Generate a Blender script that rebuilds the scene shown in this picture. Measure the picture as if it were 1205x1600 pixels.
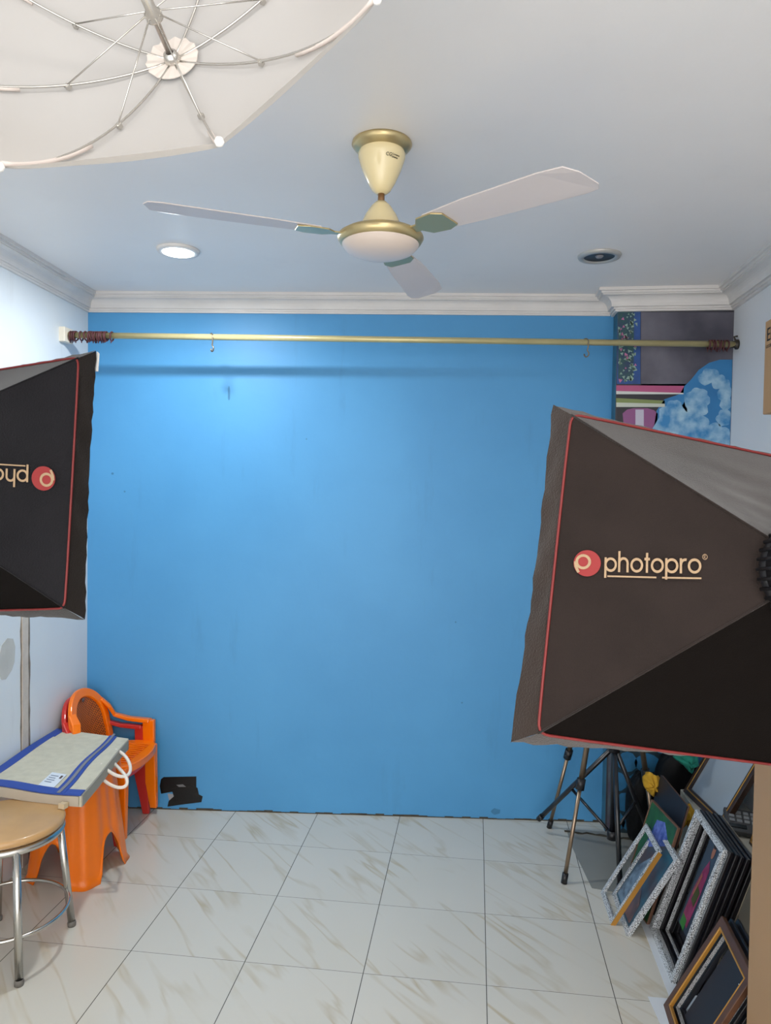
import bpy, bmesh, math, random
from math import sin, cos, pi, radians
from mathutils import Vector, Matrix
random.seed(4)
for o in list(bpy.data.objects): bpy.data.objects.remove(o)
SC = bpy.context.scene
COL = SC.collection
V = Vector

# ------------------------------------------------------------------ camera
FPX, PITCH, ROLL, YAW, CAMH = 1141.3, -.0307, .0151, .1232, 1.5835
fwd = V((-sin(YAW)*cos(PITCH), cos(YAW)*cos(PITCH), sin(PITCH)))
rt0 = V((cos(YAW), sin(YAW), 0)); up0 = rt0.cross(fwd)
RT = cos(ROLL)*rt0 + sin(ROLL)*up0; UP = -sin(ROLL)*rt0 + cos(ROLL)*up0
CAM = V((0, 0, CAMH))
cd = bpy.data.cameras.new('camera'); cam = bpy.data.objects.new('camera', cd); COL.objects.link(cam)
mw = Matrix((RT, UP, -fwd)).transposed().to_4x4(); mw.translation = CAM; cam.matrix_world = mw
cd.sensor_fit = 'VERTICAL'; cd.sensor_height = 36; cd.lens = FPX*36/1600; cd.clip_start = .02
cd.shift_x = (602.5-602.5)/1600
SC.camera = cam
def ray(x, y): return RT*((x-602.5)/FPX) + UP*((800-y)/FPX) + fwd
def at(x, y, ax, val):                       # the point of the room seen at (x, y) whose coordinate ax is val
    d = ray(x, y); return CAM + d*((val-CAM[ax])/d[ax])
def onplane(x, y, P, n):
    d = ray(x, y); return CAM + d*(n.dot(P-CAM)/n.dot(d))

# ------------------------------------------------------------------ world, light, exposure
w = bpy.data.worlds.new('world'); SC.world = w; w.use_nodes = True
w.node_tree.nodes['Background'].inputs[0].default_value = (1, .98, .96, 1)
w.node_tree.nodes['Background'].inputs[1].default_value = 3.7
SC.view_settings.view_transform = 'Standard'; SC.view_settings.look = 'None'
SC.view_settings.gamma = 1; SC.view_settings.use_curve_mapping = False
SC.view_settings.exposure = 0.13
def area(name, loc, size, power, color, rot=(0, 0, 0), shape='DISK'):
    l = bpy.data.lights.new(name, 'AREA'); l.shape = shape; l.size = size; l.energy = power; l.color = color
    o = bpy.data.objects.new(name, l); o.location = loc; o.rotation_euler = rot; COL.objects.link(o); return o
area('downlight_glow', (-1.165, 2.74, 2.46), .10, 14, (.93, .98, 1))
area('fill_light_front', (.35, .3, 2.47), .30, 7, (1, .95, .91))  # fill light added out of view above the camera
area('fill_light_rear', (-.2, -.8, 2.47), .35, 2, (1, .96, .94))  # second added fill, unseen behind the camera

# ------------------------------------------------------------------ helpers
def lin(c):
    if isinstance(c, str):
        c = [int(c[i:i+2], 16)/255 for i in (0, 2, 4)]
    return tuple((x/12.92 if x <= .04045 else ((x+.055)/1.055)**2.4) for x in c)+(1,)
MATS = {}
def mat(name, col, rough=.5, metal=0, bump=0, bscale=200, var=0, vscale=4, col2=None, sheen=0, coat=0, spec=.5, trans=0, sss=0):
    if name in MATS: return MATS[name]
    m = bpy.data.materials.new(name); m.use_nodes = True; nt = m.node_tree; b = nt.nodes['Principled BSDF']
    c = lin(col); b.inputs['Base Color'].default_value = c
    b.inputs['Roughness'].default_value = rough; b.inputs['Metallic'].default_value = metal
    b.inputs['Specular IOR Level'].default_value = spec
    if sheen: b.inputs['Sheen Weight'].default_value = sheen
    if coat: b.inputs['Coat Weight'].default_value = coat; b.inputs['Coat Roughness'].default_value = .1
    if trans: b.inputs['Transmission Weight'].default_value = trans
    tc = nt.nodes.new('ShaderNodeTexCoord')
    if var or col2:
        n = nt.nodes.new('ShaderNodeTexNoise'); n.inputs['Scale'].default_value = vscale; n.inputs['Detail'].default_value = 5
        nt.links.new(tc.outputs['Object'], n.inputs['Vector'])
        r = nt.nodes.new('ShaderNodeValToRGB'); r.color_ramp.elements[0].position = .35; r.color_ramp.elements[1].position = .65
        c2 = lin(col2) if col2 else tuple(x*(1-var) for x in c[:3])+(1,)
        r.color_ramp.elements[0].color = c2; r.color_ramp.elements[1].color = c
        nt.links.new(n.outputs['Fac'], r.inputs['Fac']); nt.links.new(r.outputs['Color'], b.inputs['Base Color'])
    if bump:
        n2 = nt.nodes.new('ShaderNodeTexNoise'); n2.inputs['Scale'].default_value = bscale; n2.inputs['Detail'].default_value = 4
        nt.links.new(tc.outputs['Object'], n2.inputs['Vector'])
        bp = nt.nodes.new('ShaderNodeBump'); bp.inputs['Strength'].default_value = bump; bp.inputs['Distance'].default_value = .004
        nt.links.new(n2.outputs['Fac'], bp.inputs['Height']); nt.links.new(bp.outputs['Normal'], b.inputs['Normal'])
    MATS[name] = m; return m
def emis(name, col, s):
    m = bpy.data.materials.new(name); m.use_nodes = True; b = m.node_tree.nodes['Principled BSDF']
    b.inputs['Base Color'].default_value = lin(col); b.inputs['Emission Color'].default_value = lin(col); b.inputs['Emission Strength'].default_value = s
    return m
class MB:
    def __init__(s): s.v = []; s.f = []; s.sm = []
    def add(s, vs, fs, smooth=False):
        k = len(s.v); s.v += [tuple(v) for v in vs]; s.f += [tuple(i+k for i in f) for f in fs]; s.sm += [smooth]*len(fs); return s
    def box(s, c, d, M=None):
        c = V(c); vs = []
        for x in (-1, 1):
            for y in (-1, 1):
                for z in (-1, 1):
                    p = V((x*d[0]/2, y*d[1]/2, z*d[2]/2)); vs.append(c+(M @ p if M else p))
        return s.add(vs, [(0, 1, 3, 2), (4, 6, 7, 5), (0, 4, 5, 1), (2, 3, 7, 6), (0, 2, 6, 4), (1, 5, 7, 3)])
    def hexa(s, q1, q2):                     # two quads joined
        vs = list(q1)+list(q2); return s.add(vs, [(3, 2, 1, 0), (4, 5, 6, 7)]+[(i, (i+1) % 4, 4+(i+1) % 4, 4+i) for i in range(4)])
    def prism(s, pts, dv):                   # polygon extruded by dv
        n = len(pts); dv = V(dv); vs = [V(p) for p in pts]+[V(p)+dv for p in pts]
        return s.add(vs, [tuple(range(n))[::-1], tuple(range(n, 2*n))]+[(i, (i+1) % n, n+(i+1) % n, n+i) for i in range(n)])
    def tube(s, pts, r, n=10, closed=False, cap=True, sec=None):
        pts = [V(p) for p in pts]; N = len(pts); rr = r if isinstance(r, (list, tuple)) else [r]*N
        T = []
        for i in range(N):
            if closed: t = pts[(i+1) % N]-pts[i-1]
            else: t = pts[min(i+1, N-1)]-pts[max(i-1, 0)]
            T.append(t.normalized())
        ref = V((0, 0, 1)) if abs(T[0].z) < .9 else V((1, 0, 0))
        u = T[0].cross(ref).normalized(); rings = []
        for i in range(N):
            u = (u-T[i]*u.dot(T[i])).normalized(); w_ = T[i].cross(u)
            if sec: rings.append([pts[i]+u*a*rr[i]+w_*b*rr[i] for a, b in sec])
            else: rings.append([pts[i]+(u*cos(2*pi*j/n)+w_*sin(2*pi*j/n))*rr[i] for j in range(n)])
        n = len(rings[0]); vs = [p for R in rings for p in R]; fs = []
        for i in range(N if closed else N-1):
            a = i*n; b = ((i+1) % N)*n
            for j in range(n): fs.append((a+j, a+(j+1) % n, b+(j+1) % n, b+j))
        s.add(vs, fs, not sec)
        if cap and not closed: s.add(rings[0], [tuple(range(n))[::-1]]); s.add(rings[-1], [tuple(range(n))])
        return s
    def lathe(s, prof, o=(0, 0, 0), n=40, M=None):   # prof: (r, z)
        o = V(o); vs = []
        for r, z in prof:
            for j in range(n):
                p = V((r*cos(2*pi*j/n), r*sin(2*pi*j/n), z)); vs.append(o+(M @ p if M else p))
        fs = [(i*n+j, i*n+(j+1) % n, (i+1)*n+(j+1) % n, (i+1)*n+j) for i in range(len(prof)-1) for j in range(n)]
        return s.add(vs, fs, True)
    def build(s, name, m, parent=None, bevel=0, seg=2, kind=None, thick=0, autosmooth=False, origin=None, cube=False):
        me = bpy.data.meshes.new(name)
        o0 = V(origin) if origin is not None else (V((0, 0, 0)))
        me.from_pydata([tuple(V(v)-o0) for v in s.v], [], s.f)
        me.polygons.foreach_set('use_smooth', s.sm)
        bm = bmesh.new(); bm.from_mesh(me); bmesh.ops.remove_doubles(bm, verts=bm.verts, dist=1e-6)
        bmesh.ops.recalc_face_normals(bm, faces=bm.faces); bm.to_mesh(me); bm.free()
        me.materials.append(m)
        o = bpy.data.objects.new(name, me); COL.objects.link(o)
        if parent: o.parent = parent; o.location = o0
        else: o.location = o0
        if thick:
            t = o.modifiers.new('solid', 'SOLIDIFY'); t.thickness = thick; t.offset = 0
        if bevel:
            b = o.modifiers.new('bevel', 'BEVEL'); b.width = bevel; b.segments = seg; b.limit_method = 'ANGLE'; b.angle_limit = radians(40)
        if kind: o['kind'] = kind
        return o
def thing(name, label, cat, loc=(0, 0, 0), rz=0, group=None):
    o = bpy.data.objects.new(name, None); COL.objects.link(o); o.empty_display_size = .05
    o.location = loc; o.rotation_euler = (0, 0, rz); o['label'] = label; o['category'] = cat
    if group: o['group'] = group
    return o
def tag(o, label, cat, group=None):
    o['label'] = label; o['category'] = cat
    if group: o['group'] = group
    return o
# world-space parts under a thing that sits away from the origin
class WP:
    def __init__(s, root): s.r = root; s.inv = Matrix.Translation(-V(root.location))
    def __call__(s, mb, name, m, parent=None, **k):
        L = V(s.r.location)
        mb.v = [tuple(V(v)-L) for v in mb.v]
        o = mb.build(name, m, parent or s.r, **k); return o

# ------------------------------------------------------------------ materials
def wall_mat(name, c1, c2, c3, streak=True, rough=.55, dirt=None):
    m = bpy.data.materials.new(name); m.use_nodes = True; nt = m.node_tree; b = nt.nodes['Principled BSDF']
    L = nt.links.new; N = nt.nodes.new; tc = N('ShaderNodeTexCoord')
    n1 = N('ShaderNodeTexNoise'); n1.inputs['Scale'].default_value = 1.6; n1.inputs['Detail'].default_value = 6
    L(tc.outputs['Object'], n1.inputs['Vector'])
    r1 = N('ShaderNodeValToRGB'); r1.color_ramp.elements[0].position = .38; r1.color_ramp.elements[1].position = .62
    r1.color_ramp.elements[0].color = lin(c2); r1.color_ramp.elements[1].color = lin(c1); L(n1.outputs['Fac'], r1.inputs['Fac'])
    mp = N('ShaderNodeMapping'); mp.inputs['Scale'].default_value = (9, 9, 1.3) if streak else (5, 5, 5)
    L(tc.outputs['Object'], mp.inputs['Vector'])
    n2 = N('ShaderNodeTexNoise'); n2.inputs['Scale'].default_value = 1.1; n2.inputs['Detail'].default_value = 7; n2.inputs['Roughness'].default_value = .65
    L(mp.outputs['Vector'], n2.inputs['Vector'])
    r2 = N('ShaderNodeValToRGB'); r2.color_ramp.elements[0].position = .60; r2.color_ramp.elements[1].position = .78
    r2.color_ramp.elements[0].color = (0, 0, 0, 1); r2.color_ramp.elements[1].color = (.55, .55, .55, 1)
    L(n2.outputs['Fac'], r2.inputs['Fac'])
    mx = N('ShaderNodeMixRGB'); mx.inputs['Color2'].default_value = lin(c3)
    L(r2.outputs['Color'], mx.inputs['Fac']); L(r1.outputs['Color'], mx.inputs['Color1'])
    out = mx.outputs['Color']
    L(out, b.inputs['Base Color']); b.inputs['Roughness'].default_value = rough
    n3 = N('ShaderNodeTexNoise'); n3.inputs['Scale'].default_value = 35; n3.inputs['Detail'].default_value = 5; L(tc.outputs['Object'], n3.inputs['Vector'])
    bp = N('ShaderNodeBump'); bp.inputs['Strength'].default_value = .12; bp.inputs['Distance'].default_value = .004
    L(n3.outputs['Fac'], bp.inputs['Height']); L(bp.outputs['Normal'], b.inputs['Normal'])
    return m
def floor_mat():
    m = bpy.data.materials.new('marble_tile'); m.use_nodes = True; nt = m.node_tree; b = nt.nodes['Principled BSDF']
    L = nt.links.new; N = nt.nodes.new; tc = N('ShaderNodeTexCoord')
    def M(op, a, bb=None, c=None):
        n = N('ShaderNodeMath'); n.operation = op
        for i, v in enumerate((a, bb, c)):
            if v is None: continue
            if isinstance(v, (int, float)): n.inputs[i].default_value = v
            else: L(v, n.inputs[i])
        return n.outputs[0]
    sp = N('ShaderNodeSeparateXYZ'); L(tc.outputs['Object'], sp.inputs[0])
    X = M('DIVIDE', M('ADD', sp.outputs[0], 1.138+8), .4); Y = M('DIVIDE', M('SUBTRACT', sp.outputs[1], 3.119-8), .4)
    fx = M('FRACT', X); fy = M('FRACT', Y)
    ex = M('MINIMUM', fx, M('SUBTRACT', 1, fx)); ey = M('MINIMUM', fy, M('SUBTRACT', 1, fy))
    gx = M('LESS_THAN', ex, .0036); gy = M('LESS_THAN', ey, .0028)
    g = M('MAXIMUM', gx, M('MULTIPLY', gy, .75))
    # per-tile offset of the vein pattern
    cx = M('FLOOR', X); cy = M('FLOOR', Y); cb = N('ShaderNodeCombineXYZ')
    L(M('MULTIPLY', cx, 3.17), cb.inputs[0]); L(M('MULTIPLY', cy, 5.31), cb.inputs[1])
    ad = N('ShaderNodeVectorMath'); ad.operation = 'ADD'; L(tc.outputs['Object'], ad.inputs[0]); L(cb.outputs[0], ad.inputs[1])
    m0 = N('ShaderNodeMapping'); m0.inputs['Rotation'].default_value = (0, 0, radians(47)); L(ad.outputs[0], m0.inputs['Vector'])
    mp = N('ShaderNodeMapping'); mp.inputs['Scale'].default_value = (.55, 4.0, 1)
    L(m0.outputs[0], mp.inputs['Vector'])
    n = N('ShaderNodeTexNoise'); n.inputs['Scale'].default_value = 1.9; n.inputs['Detail'].default_value = 3; n.inputs['Distortion'].default_value = .25; L(mp.outputs[0], n.inputs['Vector'])
    v = M('ABSOLUTE', M('SUBTRACT', n.outputs['Fac'], .5))
    v = M('SUBTRACT', 1, M('MINIMUM', M('MULTIPLY', v, 30), 1))
    n2 = N('ShaderNodeTexNoise'); n2.inputs['Scale'].default_value = 3.5; L(ad.outputs[0], n2.inputs['Vector'])
    v = M('MULTIPLY', v, M('MULTIPLY', M('MAXIMUM', M('SUBTRACT', n2.outputs['Fac'], .38), 0), 2.5))
    mx = N('ShaderNodeMixRGB'); mx.inputs['Color1'].default_value = lin('d3cfc5'); mx.inputs['Color2'].default_value = lin('b8a888'); L(v, mx.inputs['Fac'])
    # cloudy base
    n4 = N('ShaderNodeTexNoise'); n4.inputs['Scale'].default_value = 2.2; L(ad.outputs[0], n4.inputs['Vector'])
    mc = N('ShaderNodeMixRGB'); mc.blend_type = 'MULTIPLY'; mc.inputs['Color2'].default_value = (.93, .92, .88, 1); L(n4.outputs['Fac'], mc.inputs['Fac']); L(mx.outputs[0], mc.inputs['Color1'])
    mg = N('ShaderNodeMixRGB'); mg.inputs['Color2'].default_value = lin('5c5850'); L(g, mg.inputs['Fac']); L(mc.outputs[0], mg.inputs['Color1'])
    L(mg.outputs[0], b.inputs['Base Color']); b.inputs['Roughness'].default_value = .16
    b.inputs['Specular IOR Level'].default_value = .45
    return m
m_floor = floor_mat()
m_blue = wall_mat('blue_paint', '4e98cc', '4992c6', '4586b4', rough=.5)
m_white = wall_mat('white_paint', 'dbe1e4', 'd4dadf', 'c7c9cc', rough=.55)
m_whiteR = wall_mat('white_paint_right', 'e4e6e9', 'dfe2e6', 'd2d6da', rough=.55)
m_ceil = wall_mat('ceiling_paint', 'ebe8e6', 'e7e4e2', 'e2dfde', streak=False, rough=.42)
m_corn = mat('cornice_paint', 'ddd9d6', .45, var=.08, vscale=6)
m_steel = mat('steel', 'c9c6c0', .22, 1)
m_blackm = mat('black_metal', '15151a', .3, 0, coat=.3)
m_blackp = mat('black_plastic', '16161a', .4)
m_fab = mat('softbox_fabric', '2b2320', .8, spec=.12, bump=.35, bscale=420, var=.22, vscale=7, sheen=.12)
m_fabB = mat('softbox_fabric_shaded_bottom', '100c0a', .85, spec=.08, bump=.3, bscale=420)  # darker copy for the bottom panels, their shading painted into the colour
m_fabT = mat('softbox_fabric_lit_top', '3f3a37', .8, spec=.3, bump=.3, bscale=420, var=.4, vscale=5, sheen=.3)  # greyer copy for the right top panel, overhead sheen painted in
m_fabTL = mat('softbox_fabric_lit_top_left', '262526', .8, spec=.2, bump=.3, bscale=420, var=.2, vscale=9, sheen=.3)  # top panel of the left softbox, light from above painted into its colour
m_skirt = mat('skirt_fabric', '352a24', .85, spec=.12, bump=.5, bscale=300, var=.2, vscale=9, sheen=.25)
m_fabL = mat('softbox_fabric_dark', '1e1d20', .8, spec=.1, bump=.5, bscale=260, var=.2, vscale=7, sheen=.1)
m_skirtL = mat('skirt_fabric_dark', '221d1a', .85, spec=.1, bump=.5, bscale=300, var=.25, vscale=9, sheen=.2)
m_pipe = mat('red_piping', '76211f', .5)
m_logoR = mat('logo_red', '8c2020', .6)
m_logoC = mat('logo_cream', 'ab8f6e', .6, var=.15, vscale=300)
m_diff = mat('white_diffuser', 'e6e4e0', .7)
m_orange = mat('orange_plastic', 'fb7a02', .28, coat=.2)
m_cane = mat('orange_cane', 'b8601a', .45)
m_red = mat('red_plastic', 'c4302a', .3, coat=.2)
m_wood = mat('seat_wood', 'c49a66', .35, var=.12, vscale=10, coat=.2)

# ------------------------------------------------------------------ the room
ZC = 2.50
LW = lambda y: -1.874+.07*(3.344-y)          # left wall x at depth y
BW = lambda x: 3.5135+.0905*x                # back wall y at x
XR = 1.135; CX = .628; CY = 3.475            # right wall, column left face, column front
RY = -1.25
mb = MB(); mb.box((-.35, 1.275, -.05), (4.2, 5.05, .1)); fl_ = mb.build('floor', m_floor, kind='structure')
mb = MB(); mb.box((-.35, 1.275, ZC+.05), (4.2, 5.05, .1)); mb.build('ceiling', m_ceil, kind='structure')
def wallq(name, a, b, off, m):
    a = V((a[0], a[1], 0)); b = V((b[0], b[1], 0)); off = V((off[0], off[1], 0)); h = V((0, 0, ZC))
    mb = MB(); mb.hexa([a, b, b+h, a+h], [a+off, b+off, b+off+h, a+off+h]); return mb.build(name, m, kind='structure')
wallq('wall_left', (LW(RY), RY), (LW(3.344), 3.344), (-.1, 0), m_white)
wallq('wall_back', (-1.874, BW(-1.874)), (CX, BW(CX)), (0, .1), m_blue)
wallq('wall_right', (XR, RY), (XR, CY), (.1, 0), m_whiteR)
m_teal = mat('column_side_paint', '3a7088', .55, var=.25, vscale=14)
m_mural = mat('mural_ground', '3c3a44', .55, var=.3, vscale=6)
mb = MB(); mb.prism([(CX, CY, 0), (XR+.1, CY, 0), (XR+.1, CY+.22, 0), (CX, CY+.22, 0)], (0, 0, ZC)); mb.build('wall_column', m_mural, kind='structure')
# painted side strip of the column, teal, with the narrow dark corner line
mb = MB(); mb.box((CX-.0006, (CY+BW(CX))/2, 1.21), (.001, BW(CX)-CY, 2.42)); side = mb.build('trim_7', m_teal, kind='structure')

def cornice(name, path, prof, m):            # path: wall foot line, room on the right-hand side of travel
    P = [V((p[0], p[1], 0)) for p in path]; n = len(P); rings = []
    for i in range(n):
        d0 = (P[i]-P[i-1]).normalized() if i > 0 else (P[1]-P[0]).normalized()
        d1 = (P[i+1]-P[i]).normalized() if i < n-1 else d0
        n0 = V((d0.y, -d0.x, 0)); n1 = V((d1.y, -d1.x, 0)); b = (n0+n1).normalized(); b = b/ b.dot(n0)
        rings.append([P[i]+b*a+V((0, 0, ZC+z)) for a, z in prof])
    k = len(prof); mb = MB()
    mb.add([p for r in rings for p in r], [(i*k+j, i*k+(j+1) % k, (i+1)*k+(j+1) % k, (i+1)*k+j) for i in range(n-1) for j in range(k)])
    mb.add(rings[0], [tuple(range(k))]); mb.add(rings[-1], [tuple(range(k))])
    return mb.build(name, m, kind='structure')
def cprof(w_, h):
    pts = [(-.004, 0), (-.004, -1), (.14, -1), (.14, -.9), (.22, -.9), (.22, -.80), (.34, -.80), (.34, -.74)]
    for i in range(7):
        a = i/6*pi/2; pts.append((.34+.38*(1-cos(a)), -.74+.42*sin(a)))
    pts += [(.80, -.32), (.80, -.26), (.88, -.26), (.88, -.15), (1, -.15), (1, 0)]
    return [(a*w_, z*h) for a, z in pts]
m_cornL = mat('cornice_paint_left', 'cdd2d6', .45, var=.05, vscale=6)
cornice('trim_1', [(LW(RY), RY), (LW(3.344), 3.344), (CX-.02, BW(CX-.02))], cprof(.07, .085), m_corn)
cornice('trim_2', [(CX, BW(CX)), (CX, CY), (XR, CY), (XR, RY)], cprof(.10, .088), m_corn)
# crack-edged conduit strip and peeled patches on the left wall
def lw(y, z, d=0): return V((LW(y)+d, y, z))
random.seed(9)
m_strip = mat('bare_plaster', 'cfc4b8', .8, var=.12, vscale=20, bump=.5, bscale=60)
m_crack = mat('crack_dark', '8d8174', .9, var=.3, vscale=30)
def ragged(y0, y1, z0, z1, jit, n=26):
    L = []; R = []
    for i in range(n+1):
        z = z0+(z1-z0)*i/n; L.append(lw(y0+random.uniform(-jit, jit), z)); R.append(lw(y1+random.uniform(-jit, jit), z))
    return L, R
def strip(name, y0, y1, z0, z1, jit, d, m):
    L, R = ragged(y0, y1, z0, z1, jit); mb = MB(); n = len(L)
    for i in range(n-1):
        a, b, c, e = L[i], R[i], R[i+1], L[i+1]; o = V((d, 0, 0)); mb.hexa([a, b, c, e], [a+o, b+o, c+o, e+o])
    return mb.build(name, m, kind='structure')
strip('trim_3', 2.755, 2.825, .0, 1.28, .004, .0015, m_crack)
strip('trim_4', 2.762, 2.805, .0, 1.28, .002, .006, m_strip)
m_peel = mat('peeled_plaster', 'c2c2bd', .85, bump=.5, bscale=50, var=.1, vscale=15)
def blob(name, yz, d, m):
    mb = MB(); mb.prism([lw(y, z) for y, z in yz], (d, 0, 0)); return mb.build(name, m, kind='structure')
blob('trim_5', [(2.62, .955), (2.66, .975), (2.70, .965), (2.715, .93), (2.71, .87), (2.69, .84), (2.65, .815), (2.62, .82), (2.60, .86), (2.605, .90)], .0015, m_peel)
# dirty skirting line along the back wall and a grey cement patch by the column, the shadow on it painted in
m_dirt = mat('dirty_edge', '4a4438', .9, var=.4, vscale=25)
mb = MB(); n = 60
for i in range(n):
    x0 = -1.874+i*(CX+1.874)/n; x1 = x0+(CX+1.874)/n; h = random.uniform(.003, .011)
    mb.hexa([(x0, BW(x0)-.002, 0), (x1, BW(x1)-.002, 0), (x1, BW(x1)-.002, h), (x0, BW(x0)-.002, h)], [(x0, BW(x0), 0), (x1, BW(x1), 0), (x1, BW(x1), h), (x0, BW(x0), h)])
mb.build('baseboard_back', m_dirt, kind='structure')
m_cem = mat('shaded_cement', '8e8d86', .4, var=.08, vscale=5)  # cement grey and the shade lying there in one colour
mb = MB(); q = [at(893, 1322, 2, 0), at(925, 1388, 2, 0), V((.80, 2.90, 0)), V((.9, 3.47, 0)), V((.45, 3.47, 0))]
mb.prism(q, (0, 0, .0015)); mb.build('trim_6', m_cem, kind='structure')
mb = MB(); random.seed(3)
prev = None
for i in range(22):
    t = i/21; x = at(880, 1291, 2, 0).x+.42*t; y = 3.44-.06*t+random.uniform(-.008, .008); wd = random.uniform(.006, .02)
    cur = (V((x, y, .0018)), V((x, y+wd, .0018)))
    if prev: mb.hexa([prev[0], cur[0], cur[1], prev[1]], [p+V((0, 0, .003)) for p in (prev[0], cur[0], cur[1], prev[1])])
    prev = cur
mb.build('trim_8', m_dirt, kind='structure')

# ------------------------------------------------------------------ mural painted on the column
mur = thing('painted_mural', 'hand painted mural with shelves, arch of clouds and blue stones on the corner column', 'mural', (.89, CY, 0))
W_ = WP(mur)
def M2(x, y): p = at(x, y, 1, CY); return (p.x, p.z)
def flat(name, pts, m, lay=1, par=None, px=True):
    q = [M2(*p) for p in pts] if px else pts
    q = [(min(max(a, CX+.001), XR-.002), b) for a, b in q]
    mb = MB(); mb.prism([(a, CY-.0006*lay, b) for a, b in q], (0, .0006, 0)); return W_(mb, name, m, par)
m_gp = mat('mural_grey', '6e6c78', .5, col2='3f3d4a', vscale=3.2)
m_nb = mat('mural_navy', '1f4f94', .5, var=.3, vscale=20)
m_leafbg = mat('mural_foliage_ground', '1c3658', .5, col2='24524e', vscale=30)
m_leaf = mat('mural_leaf', '8aa69a', .5)
m_flow = mat('mural_flower', 'b26a94', .5)
m_sky = mat('mural_sky', '2f7fb8', .5, col2='246ea6', vscale=5)
m_cloud = mat('mural_cloud', '9cc0d6', .5, col2='2f7fb8', vscale=17)
m_dark = mat('mural_black', '24222a', .5)
flat('grey_panel', [(1002, 488), (1147, 488), (1147, 600), (1060, 604), (1002, 604)], m_gp)
flat('foliage_panel', [(964, 486), (1001, 486), (1001, 600), (964, 600)], m_nb, 1)
flat('foliage_ground', [(966, 487), (991, 487), (990, 594), (966, 594)], m_leafbg, 2)
random.seed(12); mb = MB(); mb2 = MB()
for i in range(90):
    x = random.uniform(967, 994); y = random.uniform(489, 596); r = random.uniform(1.5, 4); a = random.uniform(0, 6.28)
    x = 980+11*sin(y*.09)+random.uniform(-7, 7) if i % 2 else x
    pts = [M2(min(996, max(966, x+r*cos(a+t)*(1 if k % 2 else .5))), y+r*sin(a+t)*(1 if k % 2 else .5)) for k, t in enumerate([j*pi/3 for j in range(6)])]
    (mb if i % 6 else mb2).prism([(p, CY-.002, z) for p, z in pts], (0, .001, 0))
W_(mb, 'leaves', m_leaf, kind='stuff'); W_(mb2, 'flowers', m_flow, kind='stuff')
flat('dark_surround', [(964, 600), (1147, 600), (1147, 1000), (964, 1000)], m_dark, 1)
flat('magenta_shelf', [(963, 602), (1069, 603), (1068, 616), (963, 613)], mat('mural_magenta', 'b0507c', .5), 2)
flat('shelf_edge', [(963, 611), (1068, 614), (1068, 616), (963, 616)], mat('mural_pale', 'cfd0cc', .5), 3)
flat('green_shelf', [(963, 622), (1039, 626), (1039, 636), (963, 634)], mat('mural_olive', '7d8a52', .5), 2)
flat('shelf_edge', [(963, 629), (1039, 631), (1039, 636), (963, 636)], mat('mural_pale2', 'bfc4b8', .5), 3)
flat('pot', [(973, 646), (980, 640), (990, 638), (1012, 638), (1022, 641), (1028, 646), (1024, 700), (978, 700)], mat('mural_purple', '8a4f80', .5), 2)
flat('pot_highlight', [(993, 640), (1006, 640), (1006, 700), (993, 700)], mat('mural_lilac', 'b9b4c6', .5), 3)
arch = [(1147, 562), (1125, 562), (1108, 567), (1092, 578), (1081, 592), (1069, 604), (1062, 616)]
arch += [(1056, 618), (1038, 624), (1026, 642), (1018, 690), (1020, 760), (1147, 760)]
flat('sky', arch, m_sky, 2)
def cloud(pts, lay=3):
    out = []
    for i in range(len(pts)):
        a, b = V(pts[i]), V(pts[(i+1) % len(pts)]); n = (b-a); nn = V((n.y, -n.x))
        for k in range(4): q = k/4; out.append(tuple(a+n*q+nn*(.28*sin(pi*q)+random.uniform(-.05, .05))))
    flat('cloud', out, m_cloud, lay)
cloud([(1092, 596), (1097, 583), (1112, 577), (1124, 586), (1134, 592), (1140, 604), (1141, 622), (1138, 640), (1141, 656), (1131, 665), (1121, 660), (1123, 648), (1130, 640), (1127, 626), (1124, 608), (1112, 598)])
cloud([(1030, 652), (1042, 634), (1053, 626), (1066, 634), (1074, 644), (1070, 628), (1080, 612), (1094, 607), (1106, 617), (1105, 634), (1098, 650), (1108, 664), (1128, 668), (1141, 676), (1144, 720), (1040, 720)])
cloud([(1036, 660), (1050, 652), (1062, 664), (1080, 676), (1086, 700), (1036, 700)], 4)
# lower part: pillar and blue stones
flat('pillar', [(963, 700), (963, 1330), (948, 1330), (948, 700)], mat('mural_pillar', '4a3a55', .5, col2='5c6f74', vscale=12), 2)
flat('stone_ground', [(964, 1000), (1147, 1000), (1147, 1330), (964, 1330)], mat('mural_stone_gap', '1b3440', .55), 2)
m_stone = mat('mural_stone', '2f7db4', .5, col2='27607f', vscale=9)
random.seed(21); mb = MB()
rowz = [.03+.095*i for i in range(9)]
for r, z in enumerate(rowz):
    x = .67+(.05 if r % 2 else 0)
    while x < XR-.05:
        rx = random.uniform(.045, .062); rz = random.uniform(.042, .052)
        q = [(x+rx*cos(a)*(1+random.uniform(-.08, .08)), z+.02+rz*sin(a)*(1+random.uniform(-.08, .08))) for a in [k*pi/6 for k in range(12)]]
        q = [(min(max(a, .668), XR-.003), max(.003, b)) for a, b in q]
        mb.prism([(a, CY-.002-.00003*r, b) for a, b in q], (0, .0007, 0)); x += rx*1.95
W_(mb, 'stones', m_stone)

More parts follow.
